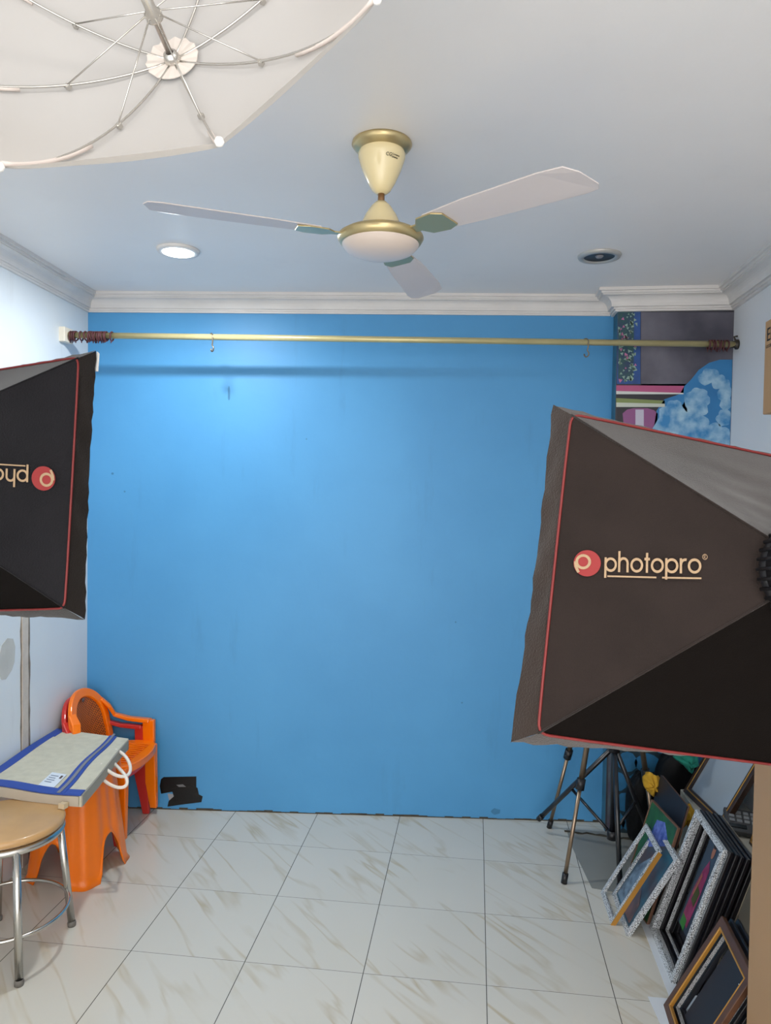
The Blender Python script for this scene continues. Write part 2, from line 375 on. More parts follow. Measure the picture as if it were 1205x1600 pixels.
# ------------------------------------------------------------------ ceiling fan
FX, FY = -.265, 1.945
fan = thing('ceiling_fan', 'cream and gold ceiling fan with three pale blades hanging from the ceiling', 'ceiling fan', (FX, FY, ZC))
m_cream = mat('fan_cream', 'e8d7a8', .25, coat=.5)
m_gold = mat('fan_gold', 'c2b083', .3, .75)
m_blade = mat('fan_blade', 'cfc6c4', .45)
MB().lathe([(0, -.0), (.078, 0), (.08, -.006), (.074, -.014), (.066, -.02), (.06, -.024)]).build('canopy_ring', m_gold, fan)
MB().lathe([(.058, -.018), (.0625, -.03), (.062, -.04), (.052, -.07), (.036, -.105), (.024, -.125), (.014, -.133), (0, -.134)]).build('canopy', m_cream, fan)
MB().lathe([(.0, -.12), (.009, -.12), (.009, -.17), (0, -.17)], n=16).build('downrod', mat('rod_rust', '8c6a4a', .4, .8), fan)
MB().lathe([(0, -.152), (.014, -.154), (.026, -.166), (.042, -.19), (.052, -.212), (.055, -.222)]).build('motor_cup', m_cream, fan)
MB().lathe([(.045, -.218), (.058, -.222), (.062, -.228), (.1, -.236), (.113, -.244), (.115, -.250), (.108, -.262), (.1, -.268), (.05, -.268)]).build('motor_band', m_gold, fan)
MB().lathe([(.104, -.262), (.1, -.272), (.088, -.284), (.062, -.294), (.03, -.299), (0, -.3)]).build('bottom_dome', mat('fan_dome', 'd8c8bc', .35, coat=.3), fan)
for ang in (-34, 82, 206):
    A = radians(ang); R_ = Matrix.Rotation(A, 3, 'Z') @ Matrix.Rotation(radians(-9), 3, 'X')
    out = [(.17, -.042), (.3, -.056), (.5, -.064), (.56, -.06), (.585, -.03), (.6, .03), (.59, .052), (.56, .058), (.3, .05), (.17, .04)]
    mb = MB(); mb.prism([R_ @ V((x, y, -.004*(1-((y)/.06)**2)))+V((0, 0, -.246)) for x, y in out], (0, 0, .003))
    bl = mb.build('blade', m_blade, fan, bevel=.001)
    br = [(.095, -.014), (.13, -.016), (.15, -.04), (.2, -.045), (.225, -.03), (.23, .03), (.2, .043), (.15, .038), (.13, .014), (.095, .013)]
    mb = MB(); mb.prism([R_ @ V((x, y, 0))+V((0, 0, -.252)) for x, y in br], (0, 0, .004)); mb.build('blade_bracket', m_gold, bl, bevel=.001)
# badge with lettering on the canopy, facing the camera
def text_mesh(body, size, m, name, parent, mw_, ext=.0003):
    cu = bpy.data.curves.new(name, 'FONT'); cu.body = body; cu.size = size; cu.extrude = ext
    t = bpy.data.objects.new(name+'_src', cu); COL.objects.link(t); bpy.context.view_layer.update()
    me = bpy.data.meshes.new_from_object(t.evaluated_get(bpy.context.evaluated_depsgraph_get())); bpy.data.objects.remove(t); bpy.data.curves.remove(cu)
    me.transform(mw_); me.materials.clear(); me.materials.append(m); o = bpy.data.objects.new(name, me); COL.objects.link(o)
    if parent: o.parent = parent
    return o
m_ink = mat('black_ink', '1a1714', .5)
def wrap_text(body, size, ang0, z0, r0, slope, name, par):
    o = text_mesh(body, size, m_ink, name, par, Matrix.Identity(4))
    for v in o.data.vertices:
        x, y = v.co.x, v.co.y; z = z0+y; r = r0+(z-z0)*slope+.0006+v.co.z; a = ang0+x/r0
        v.co = (r*cos(a), r*sin(a), z)
    return o
wrap_text('CG', .011, radians(-72), -.057, .0578, .42, 'lettering', fan)
wrap_text('Crompton', .0055, radians(-56), -.053, .0592, .42, 'lettering', fan)
wrap_text('Greaves', .0055, radians(-56), -.059, .057, .42, 'lettering', fan)

# ------------------------------------------------------------------ downlights
def downlight(x, y, lit, label):
    t = thing('recessed_downlight', label, 'ceiling light', (x, y, ZC))
    MB().lathe([(.055, -.002), (.062, -.012), (.078, -.010), (.082, -.002), (.082, 0), (.05, 0)]).build('trim_ring', m_corn if lit else mat('trim_grey', 'b4b2ae', .35, .3), t)
    if lit: MB().lathe([(0, -.022), (.03, -.020), (.056, -.013), (.064, -.006)]).build('lamp_face', emis('lamp_on', 'f0fbff', 14), t)
    else:
        MB().lathe([(.058, -.006), (.05, -.0035), (.032, -.0022), (0, -.0015)]).build('reflector', mat('reflector_grey', '3a3838', .35, .3), t)
        MB().lathe([(0, -.009), (.012, -.008), (.016, -.003)]).build('bulb', mat('bulb_grey', '8d8a8c', .3), t)
downlight(-1.165, 2.74, True, 'lit round ceiling light glowing white near the left wall')
downlight(.455, 2.93, False, 'unlit round recessed ceiling light with chrome ring near the right wall')
for i, (x, y, r_) in enumerate(((.35, .3, .15), (-.2, -.8, .17))):
    MB().lathe([(0, ZC-.022), (r_-.01, ZC-.022), (r_, ZC-.012), (r_, ZC)], (x, y, 0)).build('fill_ceiling_lamp', emis('fill_lamp_body%d' % i, 'fff4ea', 2))  # assumed lamps out of view, added to brighten the room
for o in [o for o in bpy.data.objects if o.name.startswith('fill_ceiling_lamp')]:
    tag(o, 'added unseen ceiling lamp, round and white, the nearer to the fan' if o.name == 'fill_ceiling_lamp' else 'added unseen ceiling lamp, round and white, farthest back behind the camera', 'ceiling light')

# ------------------------------------------------------------------ curtain rod, rings, hooks
pL = V((LW(3.1), 3.1, 2.256)); pR = V((XR, 3.41, 2.247))
rod = thing('curtain_rod', 'long pale gold curtain rod spanning the room in front of the blue wall', 'curtain rod', (pL+pR)/2)
W_ = WP(rod); rd = (pR-pL).normalized()
mb = MB(); mb.tube([pL+rd*.012, pR-rd*.012], .0135, n=18); W_(mb, 'rod', mat('rod_gold', 'cdc08e', .3, .35, var=.12, vscale=8))
mb = MB(); mb.box(pL+V((.014, 0, -.002)), (.03, .07, .065)); W_(mb, 'wall_block', mat('bracket_cream', 'e4dccc', .5), bevel=.003)
mb = MB(); mb.lathe([(0, 0), (.022, 0), (.022, .01), (.015, .014), (.015, .03)], pR-V((.001, 0, 0)), M=Matrix.Rotation(-pi/2, 3, 'Y')); mb.tube([pR+V((-.012, 0, .015)), pR+V((-.018, -.0, .034)), pR+V((-.004, 0, .036))], .004); W_(mb, 'wall_bracket', mat('bracket_dark', '4c4640', .4, .8))
m_ring = mat('ring_maroon', '54282a', .5)
ringm = MB()
ringm.tube([(0, .0200*cos(a), .0200*sin(a)-.004) for a in [2*pi*i/20 for i in range(20)]], .0036, n=6, closed=True)
ringm.tube([(0, 0, -.0255), (.0, .003, -.029), (0, .0, -.034), (0, -.003, -.029), (0, 0, -.0255)], .0018, n=5)
ring0 = ringm.build('curtain_ring', m_ring)
tL = [.035, .043, .051, .059, .083, .105, .118, .126, .134, .142, .150, .158, .166, .174, .182, .190, .198, .222]
LR = (pR-pL).length
tR = [LR-.05-.013*i for i in range(7)]
rz = math.atan2(rd.y, rd.x)
def place_ring(o, t, lab, grp):
    p = pL+rd*t; o.location = p; o.rotation_euler = (random.uniform(-.3, .3), random.uniform(-.12, .12), rz+random.uniform(-.25, .25)); tag(o, lab, 'curtain ring', grp)
random.seed(5)
for i, t in enumerate(tL+tR):
    o = ring0 if i == 0 else ring0.copy()
    if i: COL.objects.link(o)
    left = t < 1
    place_ring(o, t, 'maroon curtain ring bunched at the left end of the gold rod' if left else 'dark maroon curtain ring bunched at the right end of the gold rod',
               'curtain rings at the left end' if left else 'curtain rings at the right end')
for px, lab in ((330, 'small metal hook hanging from the rod, the one nearer the left softbox'), (915, 'small metal hook hanging from the rod, the one nearer the painted column')):
    # point of the rod seen at this column
    t = 1.0
    for _ in range(30):
        p = pL+rd*t; d = p-CAM; x = 602.5+FPX*d.dot(RT)/d.dot(fwd); t += (px-x)/400
    p = pL+rd*t
    pts = [(-.0, cos(a)*.0155, sin(a)*.0155) for a in [radians(q) for q in range(-60, 200, 20)]][::-1]
    mb = MB(); c = [(x, y, z) for x, y, z in pts]
    c = [(0, .0155*cos(radians(a)), .0155*sin(radians(a))) for a in range(-40, 181, 20)]
    c += [(0, -.0155, -.02), (0.0, -.011, -.038)]+[(0.004, -.004+.012*cos(radians(a)), -.052+.012*sin(radians(a))) for a in range(150, 381, 20)]
    mb.tube(c, .0032, n=8); h = mb.build('curtain_hook', mat('hook_metal', '7a6f60', .35, .7)); h.location = p; h.rotation_euler = (0, 0, rz+radians(40)); tag(h, lab, 'hook')

# ------------------------------------------------------------------ lettering strokes (geometric sans)
def ribbon(mb, pts, w_, closed=False):
    n = len(pts); L = []; R = []
    for i in range(n):
        a = V(pts[i-1] if (i > 0 or closed) else pts[0]); b = V(pts[(i+1) % n] if (i < n-1 or closed) else pts[-1])
        d = (b-a).normalized(); nn = V((-d.y, d.x)); L.append(V(pts[i])+nn*w_/2); R.append(V(pts[i])-nn*w_/2)
    for i in range(n if closed else n-1):
        j = (i+1) % n; mb.append([L[i], R[i], R[j], L[j]])
def arcp(cx, cy, r, a0, a1, n=24): return [(cx+r*cos(radians(a0+(a1-a0)*i/n)), cy+r*sin(radians(a0+(a1-a0)*i/n))) for i in range(n+1)]
def logo_polys():
    # unit = x-height 1; returns text polys starting at x=0, baseline y=0
    T = []; s = .17; x = 0; r = .5-s/2
    def ringc(cx): ribbon(T, arcp(cx, .5, r, 0, 360)[:-1], s, True)
    def bar(x0, y0, x1, y1): ribbon(T, [(x0, y0), (x1, y1)], s)
    for ch in 'photopro':
        if ch == 'p': bar(x+s/2, 1.0, x+s/2, -.42); ringc(x+.5); x += 1.1
        elif ch == 'o': ringc(x+.5); x += 1.1
        elif ch == 'h': bar(x+s/2, 1.45, x+s/2, 0); ribbon(T, arcp(x+.42, .62, .33, 180, 0)+[(x+.75, 0)], s); x += .97
        elif ch == 't': bar(x+.2, 1.35, x+.2, 0); bar(x, .93, x+.42, .93); x += .5
        elif ch == 'r': bar(x+s/2, 1, x+s/2, 0); ribbon(T, arcp(x+.42, .58, .33, 180, 75), s); x += .6
    wtot = x
    ribbon(T, [(.26, -.3), (4.1, -.3)], .11); ribbon(T, [(4.55, -.3), (wtot-.1, -.3)], .11)
    # registered mark
    ribbon(T, arcp(wtot+.16, 1.1, .17, 0, 360)[:-1], .035, True); ribbon(T, [(wtot+.1, 1.0), (wtot+.1, 1.2), (wtot+.2, 1.2), (wtot+.2, 1.12), (wtot+.1, 1.1), (wtot+.22, 1.0)], .03)
    return T, wtot
def put_polys(polys, O, U, Vv, nrm, thick=.0006):
    mb = MB()
    for q in polys: mb.prism([O+U*p[0]+Vv*p[1] for p in q], nrm*thick)
    return mb

# ------------------------------------------------------------------ softboxes
def softbox(name, label, front, back, hub, n, mf, ms, logo, sgn, head_dir):
    """front, back: four corners in order visible-top, visible-bottom, far-bottom, far-top; hub: centre of the ring; n: facing"""
    t = thing(name, label, 'softbox', hub); W_ = WP(t)
    ax = n; u = (front[0]-front[1]).normalized(); u = (u-ax*u.dot(ax)).normalized(); v = ax.cross(u)
    ring = [hub+(u*cos(a)+v*sin(a))*.062 for a in [2*pi*i/24 for i in range(24)]]
    # panels: 4, each spanning from a rim edge to a quarter of the ring
    ctr = sum(back, V())/4; names = ('side_panel', 'bottom_panel', 'side_panel', 'top_panel')
    random.seed(hash(label) % 97 if False else (3 if sgn > 0 else 8))
    def ringpt(P):
        d = P-hub; d = (d-ax*d.dot(ax)).normalized(); return hub+d*.062
    mids = []
    for i in range(4):
        A, B = back[i], back[(i+1) % 4]; a, b = ringpt(A), ringpt(B)
        NU, NV = 24, 24; vs = []; cn = (B-A).cross(a-A).normalized()
        if cn.dot(ctr-A+ (ctr-hub)*.0) > 0 and cn.dot(A-ctr) < 0: pass
        inward = (ctr-(A+B+a+b)/4); cn = cn if cn.dot(inward) > 0 else -cn
        ph = [random.uniform(0, 6) for _ in range(6)]
        for iu in range(NU+1):
            for iv in range(NV+1):
                s, q = iu/NU, iv/NV
                P = (A*(1-s)+B*s)*(1-q)+(a*(1-s)+b*s)*q
                env = sin(pi*s)*sin(pi*min(1, q*1.0))
                d = .010*env*(1) + .0018*env*sin(9*s+ph[0]+3*q)*sin(7*q+ph[1]) + .0016*env*sin(17*(s-.6*q)+ph[2])*sin(5*q+ph[3])+.0012*env*sin(31*(q+.4*s)+ph[4])*sin(4*s)
                vs.append(P+cn*d)
        fs = [(x*(NV+1)+y, (x+1)*(NV+1)+y, (x+1)*(NV+1)+y+1, x*(NV+1)+y+1) for x in range(NU) for y in range(NV)]
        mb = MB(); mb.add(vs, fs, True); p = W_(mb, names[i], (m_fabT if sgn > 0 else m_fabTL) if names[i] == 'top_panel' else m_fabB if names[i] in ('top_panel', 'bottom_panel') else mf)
        mids.append(p)
    # seams along the four rods
    mb = MB()
    for i in range(4): mb.tube([back[i], ringpt(back[i])], .0022, n=6)
    W_(mb, 'rod_seam', mf)
    # skirt between piping and front rim, slightly rumpled
    for i in range(4):
        A, B, a, b = front[i], front[(i+1) % 4], back[i], back[(i+1) % 4]; NU = 30; vs = []
        o_ = ((A+B)/2-(sum(front, V())/4)).normalized()
        for iu in range(NU+1):
            for iv in range(5):
                s, q = iu/NU, iv/4; P = (A*(1-s)+B*s)*(1-q)+(a*(1-s)+b*s)*q
                vs.append(P+o_*(.0035*sin(iu*.9+iv*.8)*sin(pi*q)*sin(pi*s)+.0025*random.uniform(-1, 1)*(1-q))+o_*(-.006*sin(pi*s)*(1-q)))
        fs = [(x*5+y, (x+1)*5+y, (x+1)*5+y+1, x*5+y+1) for x in range(NU) for y in range(4)]
        mb = MB(); mb.add(vs, fs, True); W_(mb, 'skirt', ms)
    # piping with rounded corners
    pts = []; 
    for i in range(4):
        P = back[i]; pa = back[i-1]; pb = back[(i+1) % 4]; da = (pa-P).normalized(); db = (pb-P).normalized(); c = .022
        for k in range(6):
            q = k/5; pts.append((P+da*c)*(1-q)**2+P*2*q*(1-q)+(P+db*c)*q*q)
        for k in range(1, 8): 
            q = k/8; m = (P+db*c)*(1-q)+(pb-db*c)*q; pts.append(m+(m-ctr).normalized()*.001)
    pts = [p+(p-ctr).normalized()*.0015-ax*.001 for p in pts]
    mb = MB(); mb.tube(pts, .0026, n=8, closed=True); W_(mb, 'piping', m_pipe)
    inner = [p+(sum(front, V())/4-p)*.06-ax*.004 for p in front]
    mb = MB(); mb.hexa(inner, [p-ax*.002 for p in inner]); W_(mb, 'diffuser', m_diff)
    # ring and lamp head behind it
    Mx = Matrix((u, v, ax)).transposed()
    mb = MB(); mb.lathe([(.052, .006), (.07, .006), (.074, 0), (.074, -.012), (.068, -.018), (.05, -.018), (.05, .006)], hub, M=Mx, n=36); W_(mb, 'mounting_ring', m_blackp)
    mb = MB()
    for k in range(30):
        a = 2*pi*k/30; e_ = u*cos(a)+v*sin(a); mb.tube([hub+e_*.0745+ax*.004, hub+e_*.0745-ax*.05], .0032, n=6)
    mb.lathe([(.066, -.01), (.0735, -.012), (.0735, -.05), (.06, -.055)], hub, M=Mx, n=36); W_(mb, 'ring_grip', m_blackp)
    mb = MB(); pr = [(.05, -.016), (.056, -.02)]
    for k in range(7): z = -.022-k*.016; pr += [(.06, z), (.06, z-.009), (.053, z-.0095), (.053, z-.0155)]
    pr += [(.052, -.14), (.045, -.15), (0, -.152)]
    mb.lathe(pr, hub, M=Mx, n=36); lh = W_(mb, 'lamp_head', m_blackp)
    mb = MB()
    for k in range(24):
        a = 2*pi*k/24; mb.tube([hub+(u*cos(a)+v*sin(a))*.0615-ax*.02, hub+(u*cos(a)+v*sin(a))*.0615-ax*.125], .0022, n=5)
    W_(mb, 'cooling_rib', m_blackp, lh)
    # logo on the first side panel
    A, B = back[0], back[1]; a, b = ringpt(A), ringpt(B); pn = (B-A).cross(a-A).normalized()
    if pn.dot(CAM-A) < 0: pn = -pn
    lg = mids[0]
    polys, wt = logo_polys()
    O = onplane(*logo['o'], A+pn*.0, pn); E_ = onplane(*logo['e'], A, pn); Cc = onplane(*logo['c'], A, pn); Ce = onplane(*logo['ce'], A, pn)
    U = (E_-O)/wt; Vv = pn.cross(U) if sgn*0+1 else U
    xh = logo['xh']; 
    Hh = onplane(logo['o'][0]+logo['hv'][0], logo['o'][1]+logo['hv'][1], A, pn)
    Vv = (Hh-O)
    # drape the marks on the panel surface by ray-free vertical offset: sample panel sag
    cnI = -pn
    def sag(P):
        Mm = Matrix((B-A, a-A, pn)).transposed()
        s, q, _ = Mm.inverted() @ (P-A)
        # invert bilinear roughly
        q = max(0, min(1, q)); wd = (1-q)+q*(b-a).length/(B-A).length
        s0 = q*0.0; s = max(0, min(1, s/wd if wd else s))
        return .010*sin(pi*s)*sin(pi*q)
    def drape(mb, lift):
        mb.v = [tuple(V(p)+pn*lift-pn*sag(V(p))) for p in mb.v]; return mb
    W_(drape(put_polys(polys, O, U, Vv, pn), .0045), 'lettering', m_logoC, lg)
    rU = (Ce-Cc); rl = rU.length; vv = Vv.normalized()*rl
    disc = [[(0, 0), (cos(2*pi*k/40), sin(2*pi*k/40)), (cos(2*pi*(k+1)/40), sin(2*pi*(k+1)/40))] for k in range(40)]
    W_(drape(put_polys(disc, Cc, U.normalized()*rl, vv, pn), .0040), 'logo_disc', m_logoR, lg)
    T = []; ribbon(T, arcp(-.28, .1, .48, 0, 360)[:-1], .2, True); ribbon(T, [(-.86, .12), (-.82, -.25), (-.6, -.72)], .2)
    W_(drape(put_polys(T, Cc, U.normalized()*rl, vv, pn), .0052), 'logo_letter', m_logoC, lg)
    return t
nR = V((-.343271, .92339, -.171805)).normalized(); TR = V((.3876, 1.4731, 1.3961))
PB = TR-nR*.055
fR = [onplane(864, 632, TR, nR), onplane(797, 1160, TR, nR), onplane(1300, 1207, TR, nR), onplane(1300, 727, TR, nR)]
bR = [onplane(893, 648, PB, nR), onplane(841, 1146, PB, nR), onplane(1288, 1203, PB, nR), onplane(1288, 731, PB, nR)]
hubR = onplane(1250, 895, TR-nR*.29, nR)
sbR = softbox('softbox', 'large dark softbox with an upright red disc logo in front of the painted column', fR, bR, hubR, nR, m_fab, m_skirt,
        dict(o=(944, 893), e=(1098, 896), c=(917.5, 880), ce=(938.5, 881), xh=1, hv=(0.6, -22.5)), 1, None)
nL = V((.376315, .921805, -.093069)).normalized(); TL = V((-1.2446, 1.7299, 1.5623)); PBL = TL-nL*.045
fL = [onplane(151, 548, TL, nL), onplane(133, 968, TL, nL), onplane(-165, 962, TL, nL), onplane(-165, 601, TL, nL)]
bL = [onplane(123, 559, PBL, nL), onplane(101, 950, PBL, nL), onplane(-172, 956, PBL, nL), onplane(-172, 607, PBL, nL)]
hubL = onplane(-226, 722, TL-nL*.27, nL)
sbL = softbox('softbox', 'dark softbox with its red disc logo upside down, beside the left wall', fL, bL, hubL, nL, m_fabL, m_skirtL,
        dict(o=(44, 734), e=(-98, 725), c=(68, 747.5), ce=(49, 746), xh=1, hv=(-0.5, 19.5)), -1, None)
# torn edge strip of the left diffuser seen past its skirt
mb = MB(); q = [onplane(151, 549, TL+nL*.004, nL), onplane(154, 552, TL+nL*.004, nL), onplane(152, 580, TL+nL*.004, nL), onplane(146, 580, TL+nL*.004, nL)]
mb.prism(q, nL*.003); WP(sbL)(mb, 'diffuser_edge', m_diff)

# ------------------------------------------------------------------ stands that carry the lamps (tripods)
def light_stand(name, label, top, legr, legz, m=m_blackm, rot=0, foldz=None, base=None):
    bx, by = base or (top.x, top.y)
    t = thing(name, label, 'light stand', (bx, by, 0)); W_ = WP(t)
    mb = MB(); mb.tube([(bx, by, .06), (bx, by, top.z*.55)], .013, n=14); mb.tube([(bx, by, top.z*.55), (bx, by, top.z)], .009, n=12); W_(mb, 'pole', m)
    mb = MB(); mb.lathe([(0.009, top.z*.55-.02), (.02, top.z*.55-.02), (.02, top.z*.55+.02), (.01, top.z*.55+.025)], (bx, by, 0), n=16); W_(mb, 'collar', m_blackp)
    for k in range(3):
        a = rot+2*pi*k/3; mb = MB(); f = V((bx+legr*cos(a), by+legr*sin(a), .012)); c = V((bx+.02*cos(a), by+.02*sin(a), legz))
        mb.tube([c, f], .008, n=8); lg = W_(mb, 'leg', m)
        mb = MB(); md = c*.5+f*.5; mb.tube([md, V((bx+.015*cos(a), by+.015*sin(a), .12))], .005, n=6); W_(mb, 'brace', m)
        mb = MB(); mb.box(f-V((0, 0, 0)), (.024, .024, .024)); W_(mb, 'rubber_foot', m_blackp, lg, bevel=.004)
    return t
topR = hubR-nR*.14
light_stand('light_stand', 'black tripod light stand carrying the softbox by the column', V((topR.x+.05, topR.y-.02, topR.z-.06)), .34, .5, rot=.3)
topL = hubL-nL*.14
light_stand('light_stand', 'black tripod light stand carrying the softbox by the left wall', V((topL.x, topL.y, topL.z-.06)), .2, .45, rot=1.2)

# ------------------------------------------------------------------ photo umbrella
uT = V((-.4068762, .93960033, 2.14238693)); uR, uD = .306, .1364; ph = 2.4769
def eul(rx, ry, rz): return Matrix.Rotation(rz, 3, 'Z') @ Matrix.Rotation(ry, 3, 'Y') @ Matrix.Rotation(rx, 3, 'X')
UM = eul(-1.2045, -.4, -3.284)
umb = thing('photo_umbrella', 'open white photo umbrella seen from inside, under the ceiling at the left', 'umbrella', uT)
def rib(k, t, lift=0, rs=1):
    a = ph-k*pi/4; al = 1.0; r = uR*sin(al*t)/sin(al)*rs; z = uD*(1-cos(al*t))/(1-cos(al))+lift; return UM @ V((r*cos(a), r*sin(a), z))
m_umb = bpy.data.materials.new('umbrella_cloth'); m_umb.use_nodes = True
nt = m_umb.node_tree; nt.nodes.clear(); o_ = nt.nodes.new('ShaderNodeOutputMaterial'); d_ = nt.nodes.new('ShaderNodeBsdfDiffuse'); t_ = nt.nodes.new('ShaderNodeBsdfTranslucent'); x_ = nt.nodes.new('ShaderNodeMixShader')
d_.inputs[0].default_value = lin('cdc9c5'); t_.inputs[0].default_value = lin('d2ccc4'); x_.inputs[0].default_value = .4
nt.links.new(d_.outputs[0], x_.inputs[1]); nt.links.new(t_.outputs[0], x_.inputs[2]); nt.links.new(x_.outputs[0], o_.inputs[0])
for k in range(8):
    mb = MB(); NT, NS = 16, 14; vs = []
    for i in range(NT+1):
        t = i/NT
        for j in range(NS+1):
            s = j/NS; A = rib(k, t); B = rib(k+1, t); P = A*(1-s)+B*s
            sc = 4*s*(1-s); P = P*(1-.10*sc*t**3)       # scalloped hem
            P = P - UM @ V((0, 0, .016*sc*t))
            vs.append(P)
    mb.add(vs, [(x*(NS+1)+y, (x+1)*(NS+1)+y, (x+1)*(NS+1)+y+1, x*(NS+1)+y+1) for x in range(NT) for y in range(NS)], True)
    mb.build('cloth_panel', m_umb, umb)
for k in range(8):
    mb = MB(); pts = [rib(k, .02+i/20*.98, .004+.005*sin(pi*i/20)) for i in range(21)]; mb.tube(pts, .0016, n=6); rb = mb.build('rib', m_steel, umb)
    mb = MB(); mb.tube([rib(k, .378*1.0+.02, .006), UM @ V((.008*cos(ph-k*pi/4), .008*sin(ph-k*pi/4), .07))], .0010, n=6); mb.build('stretcher', m_steel, rb)
    mb = MB(); mb.box(rib(k, .385, .006), (.006, .006, .006), UM); mb.build('rib_joint', m_steel, rb)
    tip = rib(k, 1.0, .001); mb = MB()
    mb.lathe([(0, -.0052), (.0034, -.004), (.0052, 0), (.0034, .004), (0, .0052)], tip, n=12); mb.build('tip_cap', m_diff, rb)
    # stitched hem sleeve along the rib
    mb = MB(); mb.tube([rib(k, .55+i/10*.43, .006) for i in range(11)], .0030, n=6); mb.build('sleeve', mat('sleeve_cloth', 'cfc4bd', .8), rb)
mb = MB(); n = 28
vs = [UM @ V((0, 0, .003))]
for i in range(n): a = 2*pi*i/n; r = .034*(1+.06*(i % 2)); vs.append(UM @ V((r*cos(a), r*sin(a), .006+.002*(i % 2))))
mb.add(vs, [(0, 1+i, 1+(i+1) % n) for i in range(n)]); mb.build('ruffle', mat('ruffle_cloth', 'cfc6be', .8), umb, thick=.001)
mb = MB(); mb.tube([UM @ V((0, 0, -.02)), UM @ V((0, 0, .5))], .0042, n=12); mb.build('shaft', mat('shaft_steel', 'bdb4ac', .3, .8), umb)
mb = MB(); mb.lathe([(.005, -.004), (.0105, -.004), (.0115, .006), (.009, .014), (.005, .016)], M=UM, n=20); mb.build('crown', m_steel, umb)
mb = MB(); mb.lathe([(.0045, .058), (.011, .062), (.011, .07), (.007, .075), (.007, .11), (.0045, .112)], M=UM, n=20); mb.build('runner', m_steel, umb)
ue = uT+UM @ V((0, 0, .44))
light_stand('light_stand', 'black tripod light stand holding the white umbrella', V((ue.x, ue.y, ue.z+.01)), .3, .5, rot=.5)

# ------------------------------------------------------------------ plastic armchairs, stacked
def armchair(name, label, m, mcane, loc, rz, sc=1):
    """local: faces +x, width along y; seat .36 high"""
    t = thing(name, label, 'chair', loc, rz); t.scale = (.88, .88, .88)
    Wd = .40; hw = Wd/2; SZ = .355
    # seat with curved front edge
    out = [(-.27, -hw*.78), (-.05, -hw), (.02, -hw*.98), (.055, -hw*.8), (.075, -hw*.4), (.08, 0), (.075, hw*.4), (.055, hw*.8), (.02, hw*.98), (-.05, hw), (-.27, hw*.78)]
    mb = MB(); mb.prism([(x, y, SZ-.008*(1-(y/hw)**2)) for x, y in out], (0, 0, .012)); st = mb.build('seat', m, t, bevel=.004)
    mb = MB(); mb.prism([(x, y, SZ-.03) for x, y in out], (0, 0, .03)); mb.build('seat_rim', m, st)
    for k in range(11):
        y = -.13+k*.026; mb = MB(); mb.box((-.1, y, SZ+.0125), (.26, .010, .004)); mb.build('seat_slat', m, st, bevel=.0015)
    # back: arched frame, leaning back, cane panel inside
    def bk(y, z):
        return V((-.245-.16*(z-SZ)+(-.0)*(y/hw)**2+.05*(y/hw)**2, y, z))
    arch = []
    ZT = .665
    for i in range(29):
        a = pi*i/28; y = -.165*cos(a)*1.0; z = .47+(ZT-.47)*sin(a)**.8; arch.append(bk(y, z))
    left = [bk(-.17, SZ+(.47-SZ)*i/5) for i in range(5)]; right = [bk(.17, .47-(.47-SZ)*i/5) for i in range(1, 6)]
    sec = [(-1, -.35), (-.8, -.5), (.8, -.5), (1, -.35), (1, .35), (.8, .5), (-.8, .5), (-1, .35)]
    mb = MB(); mb.tube(left+arch+right, .024, sec=sec); mb.build('back_frame', m, t, bevel=.003)
    # cane panel
    mb = MB(); vs = []; NY, NZ = 16, 16
    for i in range(NY+1):
        y = -.15+.30*i/NY; a = math.acos(max(-1, min(1, -y/.165))); zt = .47+(ZT-.02-.47)*sin(a)**.8
        for j in range(NZ+1): vs.append(bk(y, SZ+.03+(zt-SZ-.03)*j/NZ))
    mb.add(vs, [(a*(NZ+1)+b, (a+1)*(NZ+1)+b, (a+1)*(NZ+1)+b+1, a*(NZ+1)+b+1) for a in range(NY) for b in range(NZ)]); mb.build('back_panel', mcane, t, thick=.008)
    # arms: from back shoulder forward and down to the seat corner
    for s in (-1, 1):
        P = [bk(s*.15, .60), bk(s*.172, .555)+V((.02, 0, 0)), V((-.20, s*.198, .50)), V((-.12, s*.208, .478)), V((-.03, s*.21, .472)), V((.0, s*.21, .470))]
        sec = [(-1, -.45), (1, -.45), (1, .45), (-1, .45)]
        mb = MB(); mb.tube(P, [.02, .023, .022, .024, .026, .026], sec=sec); ar = mb.build('armrest', m, t, bevel=.006)
        mb = MB(); mb.hexa([(-.035, s*.192, .335), (.03, s*.192, .335), (.03, s*.215, .335), (-.035, s*.215, .335)], [(-.04, s*.194, .478), (.026, s*.194, .478), (.026, s*.222, .478), (-.04, s*.222, .478)])
        mb.build('arm_post', m, ar, bevel=.005)
        # legs (front, rear): tapering angle section
        for fx, tx, nm in ((.035, .0, 'leg'), (-.30, -.235, 'leg')):
            mb = MB(); yt = s*.17; yb = s*.185
            mb.hexa([(fx-.018, yb-.014, 0), (fx+.018, yb-.014, 0), (fx+.018, yb+.014, 0), (fx-.018, yb+.014, 0)], [(tx-.05, yt-.022, SZ), (tx+.05, yt-.022, SZ), (tx+.05, yt+.022, SZ), (tx-.05, yt+.022, SZ)])
            mb.build('leg', m, t, bevel=.005)
    return t
m_caneb = m_cane
nt = m_cane.node_tree; b_ = nt.nodes['Principled BSDF']; tc = nt.nodes.new('ShaderNodeTexCoord'); ck = nt.nodes.new('ShaderNodeTexChecker'); ck.inputs['Scale'].default_value = 130
ck.inputs['Color1'].default_value = lin('c4691c'); ck.inputs['Color2'].default_value = lin('5e3216'); nt.links.new(tc.outputs['Object'], ck.inputs['Vector']); nt.links.new(ck.outputs['Color'], b_.inputs['Base Color'])
redc = armchair('plastic_armchair', 'red plastic armchair nested underneath the orange one in the corner', m_red, m_red, (-1.575, 3.16, 0), radians(4))
